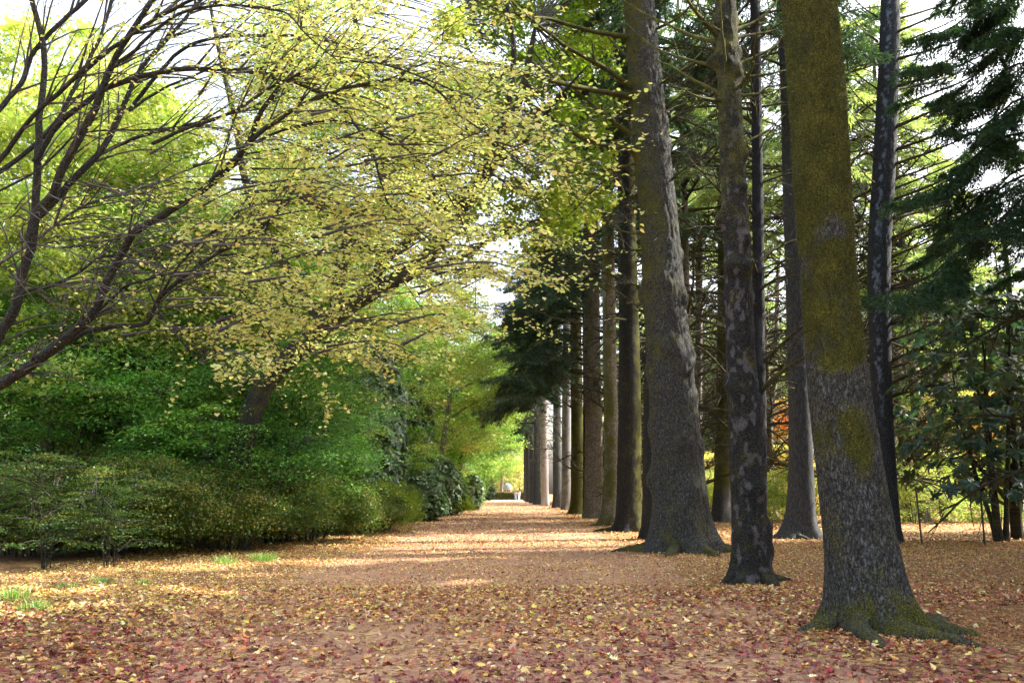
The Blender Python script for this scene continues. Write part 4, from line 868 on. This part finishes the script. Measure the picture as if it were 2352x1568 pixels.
RL = [(RH1, 835, 39.5, .2, (1.05, 1, 1.5), 'tall dark glossy rhododendron behind the bright azalea'), (RH1, 905, 49, 1.9, (1.15, 1.1, 1.55), 'tall rhododendron with sunlit pale side, right of the darkest one'),
      (RH2, 950, 47, .9, (1, 1.1, 1.05), 'grey green rhododendron spilling to the path right of the bright azalea'), (RH2, 1000, 57, 2.6, (1.1, 1.2, 1.25), 'grey green rhododendron at the path edge, second beyond the bright azalea'),
      (RH1, 985, 68, 3.4, (1.0, 1, .8), 'dark rhododendron under the trees that hang over the path'), (RH2, 1055, 73, 4.4, (1, 1.3, 1.2), 'far rhododendron beside the small vivid green ball'),
      (RH1, 1060, 95, 5.1, (1.2, 1.2, .9), 'dark tall shrub closing the left side before the gap'), (RH1, 1105, 118, 1.1, (1.0, 1, .75), 'blue green dark pointed shrub right at the lit gap'), (RH1, 760, 36, 4.0, (1, 1, .9), 'dark rhododendron left of the tallest ones, above the azaleas')]
seen = set()
for (pr, px, Y, rz, sc, lab) in RL:
    place(pr, px, Y, lab, rz, sc, 'rhododendrons left of the path', first=pr.name not in seen, cat='shrub'); seen.add(pr.name)
# open rhododendron trees at the right edge
RT = rhodo('rhododendron_tree', 511, 8.2, 3.4, 1.3, 800, .3, [(.02, .06, .05), (.03, .08, .06), (.05, .11, .04), (.1, .13, .03)], nst=5, per=7, open_=True)
place(RT, 2300, 27.5, 'open rhododendron tree with large blue green leaves, right edge behind the fence', .3, 1., 'rhododendron trees at the right', True, cat='small tree')
place(RT, 2440, 33, 'rhododendron tree partly cut off by the right frame edge', 2.1, 1.1, 'rhododendron trees at the right', cat='small tree')
def right_stem():
    b = Gd(2335, 28.5); base = (float(b[0]), 28.5, 0.); root = thing('small_tree', 'dark twin stemmed small tree with two slanting limbs at the right edge', 'tree', base)
    for q, (pts, r0, r1) in enumerate([([(2336, 1228), (2330, 1100), (2322, 960), (2316, 830), (2320, 700), (2300, 500)], .2, .06), ([(2340, 1180), (2347, 1060), (2350, 960), (2370, 820)], .11, .05),
                        ([(2328, 1170), (2290, 1120), (2240, 1060), (2205, 1000), (2190, 930)], .07, .025), ([(2326, 1168), (2280, 1140), (2230, 1090), (2180, 1060)], .055, .02)]):
        mb = MB(); p = smooth_poly([P(a, c, 28.5 - .3 * (q > 1) * i) for i, (a, c) in enumerate(pts)], 22); p[0][2] = max(p[0][2] if q else -.1, -.1)
        tube(mb, p, np.linspace(r0, r1, 22), 8, (.35, .05, 0), rough=.2, seed=q)
        if q > 1: twigs(mb, p, np.linspace(r0, r1, 22), 9, 1.0, np.random.default_rng(q), .0)
        mb.build('trunk' if q == 0 else 'branch', M_barkd, root, base)
right_stem()

# ------------------------------------------------------------------ right-hand forest
def conifer_proto(name, seed, H, r, key, ck, nd, d0, d1, mat, dsc=1.0, **k):
    root = thing(name, None, 'tree'); rng = np.random.default_rng(seed)
    mb, line = trunk_mesh([0, H * .3, H * .6], [0, .12 * rng.normal(), .2 * rng.normal()], [0, 0, 0], [r, r * .82, r * .6], H, (0, 0, 0), 22, .35, seed=seed, flare=.4, hf=.4, moss=lambda z, t, n: .75 * n, **k)
    mb.build('trunk', mat, root)
    if key: add_child(root, 'crown', crown_data(key, **ck))
    put_dead(root, line, nd, d0, d1, rng, dsc); return root
CF1 = conifer_proto('conifer_tree', 601, 26, .22, 'light', dict(seed=71, z0=4.5, H=26, Lmax=5.2, nb=90, nn=1300, pal=PAL_SPL, hang=.6, sl=.32), 34, 1.5, 9, M_barkp, 1.1)
CF2 = conifer_proto('conifer_tree', 602, 24, .18, 'light2', dict(seed=72, z0=2, H=24, Lmax=5.0, nb=90, nn=1300, pal=PAL_SPL, hang=.6, sl=.32), 26, 1.0, 7, M_bark, 1.0)
CF3 = conifer_proto('conifer_tree', 603, 27, .2, 'sparse', dict(seed=74, z0=15, H=27, Lmax=3.0, nb=24, nn=350, pal=PAL_SPL, hang=.5, sl=.26), 95, 1.6, 24, M_barkp, 1.4)
CF4 = conifer_proto('conifer_tree', 604, 29, .2, 'light4', dict(seed=75, z0=10, H=29, Lmax=5.0, nb=64, nn=1000, pal=PAL_SPL, hang=.7, sl=.24), 60, 1.6, 14, M_barkp, 1.3)
RCF = [(CF3, 1690, 62, .3, 'thin bare branched conifer seen between the knobbly trunk and the blue grey one'), (CF1, 1560, 112, 1.2, 'sunlit conifer behind the stout spruce'), (CF2, 1630, 106, 2.2, 'hazy green conifer far behind the slender whitish trunk'),
       (CF4, 1770, 104, 3.0, 'sunlit conifer filling the gap left of the blue grey trunk'), (CF3, 1775, 52, 4.0, 'dead branched conifer between the knobbly and the blue grey trunks'), (CF2, 1700, 100, 5.1, 'far yellow green conifer behind the spotted slim trunk'),
       (CF4, 1955, 92, .8, 'conifer behind the big mossy trunk, its boughs showing on the right side'), (CF4, 2110, 92, 1.7, 'light conifer right of the resin streaked trunk'), (CF3, 1985, 44, 2.6, 'dead branched conifer just left of the resin streaked trunk'),
       (CF4, 2230, 110, 3.4, 'pale conifer high behind the arching branches at the right'), (CF4, 2300, 106, 4.4, 'conifer at the upper right behind the dark spruce boughs'), (CF3, 1500, 66, 5.5, 'bare branched conifer between the golden mossy trunk and the stout spruce'),
       (CF2, 1470, 104, .1, 'distant conifer filling the slit right of the golden mossy trunk'), (CF1, 1420, 120, 1.0, 'distant conifer behind the thin knotty trunk'), (CF4, 2500, 104, 2.0, 'conifer at the right frame edge behind the open rhododendron'),
       (CF1, 1860, 110, 2.9, 'distant conifer behind the blue grey trunk')]
RCF += [(CF4, 2125, 46, 4.4, 'light green drooping conifer just right of the resin streaked trunk'), (CF4, 2225, 92, 1.1, 'tall light conifer between the arching branches and the dark spruce'), (CF4, 2345, 96, 2.8, 'light conifer standing behind the dark spruce at the upper right'),
        (CF3, 1600, 42, 5.9, 'dead branched conifer right behind the stout spruce'), (CF3, 1925, 39, 3.3, 'dead branched conifer hidden mostly by the big mossy trunk'), (CF3, 1455, 52, 2.1, 'dead branched conifer behind the golden mossy trunk'), (CF3, 2090, 46, .9, 'bare branched conifer right of the resin streaked trunk'), (CF3, 1735, 84, 1.9, 'far bare branched conifer left of the blue grey trunk'), (CF3, 2200, 70, 3.9, 'far bare branched conifer above the fence posts'),
        (CF1, 2050, 90, 3.7, 'sunlit far conifer filling the gap right of the big mossy trunk'), (CF2, 2160, 96, 4.9, 'pale far conifer above the small straight tree'), (CF1, 2270, 100, .6, 'pale far conifer behind the arching branches'), (CF2, 2400, 118, 1.5, 'yellow green conifer at the far right behind the rhododendron'),
        (CF2, 1590, 120, 2.4, 'very far pale conifer behind the slender whitish trunk'), (CF1, 1660, 128, 3.3, 'very far pale conifer behind the mossy trunk with the peeling foot'), (CF2, 1790, 130, 4.1, 'very far pale conifer left of the blue grey trunk'), (CF1, 1500, 135, 5.3, 'very far pale conifer beside the stout spruce'), (CF2, 1930, 120, .2, 'very far conifer hidden mostly by the big mossy trunk'), (CF4, 2200, 88, 2.5, 'light green conifer behind the middle of the arching branches')]
seen = set()
for (pr, px, Y, rz, lab) in RCF:
    place(pr, px, Y, lab, rz, (1.25, 1.25, 1.1), 'conifers standing right of the avenue', first=pr.name not in seen, cat='tree'); seen.add(pr.name)

# dark spruce whose boughs hang into the upper right; unseen copies are added outside the frame to shade the foreground
SP = conifer_proto('spruce_tree', 611, 22, .3, 'dark', dict(seed=73, z0=8.2, H=24, Lmax=5.4, nb=64, nn=3000, pal=[(.035, .08, .055), (.05, .11, .06), (.07, .14, .06), (.04, .09, .075)], hang=.75, sl=.17), 26, 2, 9, M_bark, 1.2)
place(SP, 2590, 21.5, 'dark dense spruce with boughs hanging in at the upper right corner', .4, 1., None, True, cat='tree')
for q, (x, y, rz, s) in enumerate([(17.5, 12.5, 1.2, 1.0), (23, 17, 2.2, 1.1), (16, 5.5, 3.1, .95), (22, 9, 4.0, 1.15), (16.5, 9, 2.7, 1.), (14.3, 13.2, 4.4, .95), (19.5, 11, 1.9, 1.), (13.5, 8.3, .1, .9), (17, 16.8, 5.3, 1.), (20.5, 20.5, .2, 1.1), (15.5, -1, 5.0, 1.), (24, 25, .5, 1.1), (21.5, 1.5, 1.7, 1.1), (30, 13, 2.9, 1.2), (29, 22, 3.6, 1.2), (27, 5, .9, 1.2)]):
    dup(SP, (x, y, 0), rz, s, 'unseen dark spruce added beyond the right edge of the view to shade the path', 'spruces added beyond the right edge for shade')

# autumn shrubs and small trees in the sun behind the avenue
AU1 = broadleaf('autumn_shrub', 701, 4.2, 2.4, .2, 12, 150, 110, .12, 'dia', AUT, M_limb, tr=.05, stems=4, crad=.6, w=[5, 2, .5, 3, 3])
AU2 = broadleaf('autumn_tree', 702, 7.5, 3.2, 1.2, 12, 170, 110, .14, 'dia', [(.62, .12, .12), (.7, .25, .1), (.6, .4, .1), (.5, .45, .12)], M_barkp, tr=.1, crad=.75)
AU3 = broadleaf('leafy_shrub', 703, 2.6, 2.2, .05, 10, 130, 120, .1, 'dia', [(.42, .54, .16), (.52, .6, .22), (.3, .44, .12), (.58, .56, .22)], M_limb, tr=.03, stems=4, crad=.55)
AS = [(AU1, 1785, 55, .2, 1.1, 'yellow and orange shrub glowing between the knobbly and the blue grey trunks', 'shrub'), (AU2, 1810, 64, 1.4, 1.1, 'small tree with red leaves behind the glowing yellow shrub', 'small tree'),
      (AU1, 1715, 70, 2.4, 1.2, 'orange yellow shrub seen beside the spotted slim trunk', 'shrub'), (AU3, 1800, 47, 3.0, 1.0, 'low pale green shrub behind the leaning stakes', 'shrub'), (AU1, 1880, 60, 4.2, 1.1, 'yellow shrub in the slit left of the big mossy trunk', 'shrub'),
      (AU3, 1625, 60, 5.0, 1.1, 'pale green shrub at the foot of the slender whitish trunk', 'shrub'), (AU1, 1630, 76, .8, 1.2, 'rust yellow shrub far behind the slender whitish trunk', 'shrub'), (AU3, 2100, 44, 1.1, 1.05, 'bright green shrub in the sun right of the resin streaked trunk', 'shrub'),
      (AU3, 2200, 50, 2.0, 1.2, 'bright green shrub behind the small straight tree', 'shrub'), (AU3, 2300, 46, 2.8, 1.2, 'yellow green shrub seen under the rhododendron limbs', 'shrub'), (AU1, 2140, 62, 3.3, 1.1, 'yellow shrub far behind the fence posts', 'shrub'),
      (AU2, 2280, 66, 4.6, 1.2, 'reddish small tree far behind the rhododendron', 'small tree'), (AU3, 2390, 52, .3, 1.3, 'green shrub at the right frame edge beyond the fence', 'shrub'), (AU1, 1540, 82, 1.9, 1.1, 'yellow shrub glimpsed behind the stout spruce', 'shrub'),
      (AU2, 2090, 72, 5.2, 1.3, 'small autumn tree behind the bright green shrub', 'small tree'), (AU1, 2430, 62, 2.2, 1.3, 'yellow shrub beyond the right frame edge', 'shrub')]
seen = set()
for (pr, px, Y, rz, sc, lab, cat) in AS:
    place(pr, px, Y, lab, rz, sc, 'shrubs in the sun behind the avenue', first=pr.name not in seen, cat=cat); seen.add(pr.name)
# small straight tree and grey trunks behind the fence
ST_ = broadleaf('small_tree', 711, 7.5, 2.6, 2.6, 10, 90, 70, .13, 'dia', G_LT + [(.5, .45, .1)], M_barkp, tr=.16, crad=.7)
place(ST_, 2170, 47, 'small straight tree standing in the sunlit clearing behind the fence', .5, 1., None, True, cat='tree')
for q, (px, Y, w, lab) in enumerate([(2095, 58, 44, 'blurred stout grey trunk far behind, right of the resin streaked one'), (1768, 57, 14, 'thin bent stem beside the glowing shrubs'), (2060, 66, 26, 'second blurred grey trunk, partly hidden by the resin streaked one')]):
    avenue_tree(lab, Y, [(1180, px, w), (1050, px - 3, w * .8), (900, px + (10 if q == 1 else 0), w * .7), (600, px + (20 if q == 1 else 3), w * .6)], 18, M_barkp, 20, .3, seed=800 + q, flare=.4, hf=.4, name='grey_tree')

# ------------------------------------------------------------------ fence, stakes
M_post = plain('weathered_steel', (.05, .06, .065), .6, (.1, .11, .11), 20, .3); M_wire = plain('wire', (.16, .16, .16), .5, metal=.6)
M_stake = plain('whitewashed_wood', (.6, .58, .54), .8, (.42, .4, .36), 6)
def post_mb(x, y, h, lean=0.):
    mb = MB(); w = .028; z0 = float(gz(x, y)) - .1
    pr = [(-w, -.006), (-.006, -.006), (-.006, -w * 1.2), (.006, -w * 1.2), (.006, -.006), (w, -.006), (w, .006), (-w, .006)]
    V = [(x + a + (lean * z), y + b, z0 + z) for z in (0, h + .1) for a, b in pr]; n = 8
    mb.add(V, [[i, (i + 1) % n, n + (i + 1) % n, n + i] for i in range(n)]); mb.add(V[n:], [[0, 1, 6, 7], [1, 4, 5, 6], [1, 2, 3, 4]])
    for k in range(int(h / .09)):
        z = z0 + .18 + k * .09; mb.add([(x - .007 + lean * (z - z0), y - .05, z), (x + .007 + lean * (z - z0), y - .05, z), (x + .007 + lean * (z - z0), y - .03, z + .025), (x - .007 + lean * (z - z0), y - .03, z + .025)], [[0, 1, 2, 3]])
    return mb
def fence(pts, label, h=1.55, lean=.0):
    b = (pts[0][0], pts[0][1], 0.); root = thing('wire_fence', label, 'fence', b)
    for q, (x, y) in enumerate(pts): post_mb(x, y, h, [-.035, -.03, .01, 0][q % 4]).build('post', M_post, root, b)
    for z in (.25, .65, 1.05, 1.42):
        mb = MB(); P_ = []
        for (x0, y0), (x1, y1) in zip(pts[:-1], pts[1:]):
            for t in np.linspace(0, 1, 9)[:-1]: P_.append((x0 + (x1 - x0) * t, y0 - .04 + (y1 - y0) * t, z - .03 * sin(pi * t)))
        P_.append((pts[-1][0], pts[-1][1] - .04, z)); tube(mb, P_, .0028, 4); mb.build('wire', M_wire, root, b)
f1 = [Gd(2000, 28.8)[:2], Gd(2118, 26.4)[:2], Gd(2262, 25.6)[:2], Gd(2420, 25)[:2]]
fence([tuple(map(float, a)) for a in f1], 'thin dark metal post and wire fence in front of the sunny clearing at the right')
f2 = [Gd(1700, 50)[:2], Gd(1819, 49)[:2], Gd(1960, 48)[:2]]
fence([tuple(map(float, a)) for a in f2], 'far wire fence behind the blue grey trunk, in front of the pale green shrub', 1.35)
for q, (a, b_, Y, lab) in enumerate([((1788, 1190), (1766, 1138), 46, 'long white stake leaning steeply beside the blue grey trunk'), ((1822, 1172), (1784, 1150), 46.5, 'short white stake lying at a slant on the far shrubs')]):
    w0, w1 = P(*a, Y), P(*b_, Y + .4)
    if q == 0: w0[2] = -.03
    mb = MB(); tube(mb, smooth_poly([w0, (w0 + w1) / 2 + [.01, 0, .01], w1], 8), [.045, .043, .042, .041, .04, .038, .036, .03], 8, rough=.1)
    o = mb.build('wooden_stake', M_stake); tag(o, lab, 'stake')

# ------------------------------------------------------------------ grass tufts and sticks
def tuft(px, py, n, h, seed, label):
    k = CH / ((py - 1127)) * F; Y = k * .985; b = Gd(px, Y); b[2] = gz(b[0], Y); rng = np.random.default_rng(seed); mb = MB()
    for q in range(int(n * 1.6)):
        a = rng.random() * 6.28; rr = rng.random() ** .6 * h * .9; s = b + [cos(a) * rr * 1.4, sin(a) * rr * .7, -.01]; l = h * (.5 + .7 * rng.random()); d = np.array([cos(a) * .6 + rng.normal() * .3, sin(a) * .5, 0])
        c = smooth_poly([s, s + d * l * .3 + [0, 0, l * .7], s + d * l * .95 + [0, 0, l * (.55 + .4 * rng.random())]], 5); w = np.cross(d, [0, 0, 1.]); w = nrm(w[None])[0] * .0045 * np.array([1, 1, .8, .6, .1])[:, None]
        V = np.concatenate([c - w, c + w]); mb.add(V, [[i, i + 1, i + 6, i + 5] for i in range(4)], pick([(.14, .34, .06), (.22, .44, .09), (.32, .5, .13)], 1, rng)[0])
    tag(mb.build('grass_tuft', M_grass, None, b, b), label, 'grass tuft', 'grass tufts in the leaf litter')
for a in [(604, 1281, 150, .26, 1, 'largest green grass tuft at the hedge foot, beside the path'), (520, 1287, 70, .24, 2, 'darker grass tuft at the hedge foot, left of the largest one'), (30, 1362, 110, .24, 3, 'grass tuft among yellow leaves at the left frame edge'),
          (78, 1385, 80, .2, 4, 'lower grass tuft just right of the one at the left frame edge'), (152, 1340, 60, .16, 5, 'short bright grass tuft between the left edge and the sapling foot'), (232, 1328, 80, .15, 6, 'thin wide grass tuft in the yellow leaves before the hedge'), (330, 1330, 55, .15, 7, 'small grass tuft, rightmost of those in the yellow leaves')]: tuft(*a)
rng = np.random.default_rng(88); mb = MB()
for q in range(150):
    y = 5 + 22 * rng.random() ** 1.3; x = rng.uniform(-.6, .6) * y; a = rng.random() * 3.14; l = .06 + .25 * rng.random() ** 2; z = float(gz(x, y)) + .02
    p = smooth_poly([(x, y, z), (x + cos(a) * l * .5, y + sin(a) * l * .5, z + .012), (x + cos(a) * l, y + sin(a) * l + .01, z + .004)], 5); tube(mb, p, .0035, 4)
tag(mb.build('fallen_twigs', M_twig), kind='stuff')

# ------------------------------------------------------------------ far end of the avenue
HG = MB(); rng = np.random.default_rng(91); n = 60000
pos = np.stack([rng.uniform(-9, 6, n), 158 + 1.1 * rng.random(n), 1.45 * rng.random(n) ** .7], -1); pos[:, 2] *= .92 + .16 * vn2(pos[:, 0], pos[:, 1] * 0, 1.2, 4)
leaves(HG, pos, rdir(n, rng), rng.normal(size=(n, 3)) + [0, -1, .8], .13, 'dia', pick([(.07, .1, .03), (.1, .13, .04), (.14, .15, .04), (.2, .18, .05)], n, rng))
o = HG.build('foliage', M_leaf); rt = thing('clipped_hedge', 'low clipped hedge closing the far end of the path behind the two walkers', 'hedge', (0, 158, 0)); o.parent = rt; o.location = (0, -158, 0)
# garden pavilion: brick drum and ribbed glass dome
def pavilion():
    c = P(1166, 1129, 232); base = (float(c[0]), 232., 0.); R = 1.25; root = thing('garden_pavilion', 'small round brick pavilion with a pale green dome at the end of the avenue', 'pavilion', base)
    zt = 1.95; n = 32; th = np.arange(n) * 2 * pi / n
    def lathe(pr, nn=n):
        V = np.array([[r * cos(a), r * sin(a), z] for (r, z) in pr for a in np.arange(nn) * 2 * pi / nn]); Fs = [[i * nn + j, i * nn + (j + 1) % nn, (i + 1) * nn + (j + 1) % nn, (i + 1) * nn + j] for i in range(len(pr) - 1) for j in range(nn)]
        return V, Fs
    br = plain('brick', (.36, .13, .08), .85, (.26, .09, .06), 12); st = plain('pale_stone', (.4, .37, .32), .8); gl = plain('dome_glass', (.2, .26, .2), .35, (.15, .21, .17), 3); rb = plain('dome_rib', (.2, .25, .2), .6)
    MB().add(*lathe([(R * .86, 0), (R * .86, zt - .02)])).build('wall', br, root)
    MB().add(*lathe([(R * .87, zt - .02), (R * 1.06, zt), (R * 1.06, zt + .16), (R * .9, zt + .18)])).build('cornice', st, root)
    for q in range(6):
        a = q * pi / 3 + .2; MB().add(*[(lambda V, Fs: (V + [cos(a) * R * .88, sin(a) * R * .88, 0], Fs))(*lathe([(.16, 0), (.13, .2), (.12, zt - .25), (.17, zt - .05)], 10))][0], smooth=True).build('column', st, root)
    pr = [(R * .98 * cos(t), zt + .18 + R * 1.25 * sin(t)) for t in np.linspace(0, pi / 2 - .02, 12)]
    MB().add(*lathe(pr), smooth=True).build('dome', gl, root)
    for q in range(12):
        a = q * pi / 6; mb = MB(); tube(mb, [(r * cos(a) * 1.01, r * sin(a) * 1.01, z + .01) for r, z in pr], .045, 5); mb.build('rib', rb, root)
    mb = MB(); mb.add(*lathe([(.14, zt + .15 + R * 1.25), (.1, zt + .35 + R * 1.25), (.02, zt + .6 + R * 1.25)], 8)); mb.build('finial', rb, root)
pavilion()

# two people far down the path
def person(px, Y, label, shirt, legs, hair, ph=0., rz=0., h=1.7, bag=False):
    b = Gd(px, Y); root = thing('person', label, 'person', b, None, rz, h / 1.7)
    def skin(name, verts, edges, rad, mat, rootv=0):
        me = bpy.data.meshes.new(name); me.from_pydata(verts, edges, []); o = bpy.data.objects.new(name, me); COL.objects.link(o); o.parent = root
        m = o.modifiers.new('s', 'SKIN'); 
        for i, r in enumerate(rad): me.skin_vertices[0].data[i].radius = (r, r) if np.isscalar(r) else r
        me.skin_vertices[0].data[rootv].use_root = True; o.modifiers.new('b', 'SUBSURF').levels = 1; o.modifiers['b'].render_levels = 1; me.materials.append(mat); return o
    s = .16 * sin(ph) + .13
    V = [(0, 0, .95), (0, 0, 1.15), (0, 0, 1.38), (0, 0, 1.5), (0, -.01, 1.58), (0, -.02, 1.66), (-.17, 0, 1.38), (-.23, .03, 1.1), (-.22, -.08, .88), (-.22, -.12, .79), (.17, 0, 1.38), (.23, -.03, 1.1), (.22, .08, .88), (.22, .1, .79),
         (-.09, 0, .88), (-.1, -s, .5), (-.1, -s * .7, .09), (-.1, -s * .7 - .14, .04), (.09, 0, .88), (.1, s, .5), (.1, s * 1.5, .11), (.1, s * 1.5 - .12, .05)]
    E = [(0, 1), (1, 2), (2, 3), (3, 4), (4, 5), (2, 6), (6, 7), (7, 8), (8, 9), (2, 10), (10, 11), (11, 12), (12, 13), (0, 14), (14, 15), (15, 16), (16, 17), (0, 18), (18, 19), (19, 20), (20, 21)]
    Rr = [(.14, .1), (.12, .09), (.15, .1), .055, .095, .085, .055, .042, .032, .035, .055, .042, .032, .035, .085, .06, .04, .035, .085, .06, .04, .035]
    skin('body', V, E, Rr, plain('skin_tone', (.5, .32, .24), .6))
    skin('shirt', [(0, 0, .93), (0, 0, 1.15), (0, 0, 1.37), (-.17, 0, 1.37), (-.23, .03, 1.12), (-.22, -.06, .92), (.17, 0, 1.37), (.23, -.03, 1.12), (.22, .06, .92)], [(0, 1), (1, 2), (2, 3), (3, 4), (4, 5), (2, 6), (6, 7), (7, 8)], [(.17, .13), (.14, .11), (.17, .12), .07, .055, .045, .07, .055, .045], shirt)
    skin('trousers', [(0, 0, .95), (-.09, 0, .86), (-.1, -s, .5), (-.1, -s * .7, .12), (.09, 0, .86), (.1, s, .5), (.1, s * 1.5, .14)], [(0, 1), (1, 2), (2, 3), (0, 4), (4, 5), (5, 6)], [(.15, .12), .1, .075, .06, .1, .075, .06], legs)
    skin('hair', [(0, .03, 1.56), (0, .02, 1.68)], [(0, 1)], [.09, .1], hair)
    if bag:
        mb = MB(); V2 = [(x, y, z) for z in (.85, 1.1) for (x, y) in ((.27, -.1), (.34, -.1), (.34, .12), (.27, .12))]; mb.add(V2, [[0, 1, 5, 4], [1, 2, 6, 5], [2, 3, 7, 6], [3, 0, 4, 7], [4, 5, 6, 7], [3, 2, 1, 0]]); mb.build('shoulder_bag', plain('dark_bag', (.05, .05, .07), .6), root)
W_ = plain('white_cloth', (.8, .8, .8), .8, (.7, .7, .72)); GB = plain('pale_blue_cloth', (.35, .42, .55), .8, (.3, .36, .5)); LG = plain('light_grey_cloth', (.45, .45, .5), .8)
person(1184.5, 146, 'person in a light grey top and pale blue trousers walking away, left of the pair', LG, GB, plain('dark_hair', (.03, .02, .02), .6), .4, 3.1, 1.66)
person(1192.5, 145, 'person in white clothes with a dark shoulder bag walking away, right of the pair', W_, W_, plain('brown_hair', (.08, .05, .03), .6), 2.0, 3.2, 1.72, True)

# far woods closing the view
def wood():
    rng = np.random.default_rng(95); C = []; pal = []
    for q in range(1500):
        a = rng.uniform(-.95, .95); r = rng.uniform(150, 235); x, y = sin(a) * r, cos(a) * r
        if abs(x) < 13: continue
        C.append((x, y, rng.random() ** 1.2 * (24 if x < 0 else 20)))
    mb = MB(); C = np.array(C); L_ = C[:, 0] < 0
    cloud(mb, C[L_], 34, 4.2, .75, 'star', G_LT + G_MD, rng, .7, .7); cloud(mb, C[~L_], 30, 4.2, .75, 'star', G_LT + [(.3, .3, .08)], rng, .7, .7)
    tag(mb.build('distant_wood', M_leaf), kind='stuff')
wood()
FT = broadleaf('broadleaf_tree', 901, 12, 6, 1.5, 12, 200, 60, .4, 'star', [(.5, .5, .2), (.6, .55, .25), (.4, .45, .15), (.45, .5, .3)], M_barkp, tr=.2, crad=1.2)
for q, (px, Y, sc, lab) in enumerate([(1195, 262, 1.0, 'pale golden tree behind the pavilion at its right'), (1140, 270, .9, 'pale green tree behind the pavilion at its left'), (1168, 300, 1.1, 'whitish green tree right behind the dome of the pavilion')]):
    place(FT, px, Y, lab, q * 2., sc, 'pale trees beyond the pavilion', q == 0, cat='tree')

# ------------------------------------------------------------------ light, sky, camera
EL, AZ = radians(43), radians(76)     # azimuth measured from +Y (view direction) towards +X
W = bpy.data.worlds.new('World'); SC.world = W; W.use_nodes = True; nt = W.node_tree; nt.nodes.clear()
bg = nt.nodes.new('ShaderNodeBackground'); wo = nt.nodes.new('ShaderNodeOutputWorld'); sky = nt.nodes.new('ShaderNodeTexSky')
sky.sky_type = 'NISHITA'; sky.sun_disc = False; sky.sun_elevation = EL; sky.sun_rotation = AZ; sky.dust_density = 6.0; sky.air_density = 1.0; sky.ozone_density = .8; sky.altitude = 0
bg.inputs['Strength'].default_value = .15; hs = nt.nodes.new('ShaderNodeHueSaturation'); hs.inputs['Saturation'].default_value = .55; hs.inputs['Value'].default_value = 1.35; nt.links.new(sky.outputs[0], hs.inputs['Color']); nt.links.new(hs.outputs[0], bg.inputs[0]); nt.links.new(bg.outputs[0], wo.inputs[0])
sl = bpy.data.lights.new('sun', 'SUN'); sl.energy = 3.7; sl.angle = radians(.53); sl.color = (1, .93, .8); so = bpy.data.objects.new('sun', sl); COL.objects.link(so)
from mathutils import Vector
d = Vector((sin(AZ) * cos(EL), cos(AZ) * cos(EL), sin(EL))); so.rotation_euler = d.to_track_quat('Z', 'Y').to_euler(); so.location = d * 60
cam = bpy.data.cameras.new('camera'); cam.lens = 36 * F / 2352; cam.sensor_width = 36; cam.clip_end = 3000; co = bpy.data.objects.new('camera', cam); COL.objects.link(co)
co.location = (0, 0, CH); co.rotation_euler = (pi / 2 + TH, 0, 0); SC.camera = co
SC.view_settings.view_transform = 'Standard'; SC.view_settings.look = 'None'; SC.view_settings.exposure = 1.92; SC.view_settings.gamma = 1; SC.view_settings.use_curve_mapping = False
c = SC.cycles; c.max_bounces = 7; c.diffuse_bounces = 4; c.transmission_bounces = 4; c.glossy_bounces = 2; c.transparent_max_bounces = 4; c.sample_clamp_indirect = 6; c.use_adaptive_sampling = True; c.adaptive_threshold = .02
print('faces', sum(len(m.polygons) for m in bpy.data.meshes), 'objects', len(bpy.data.objects))
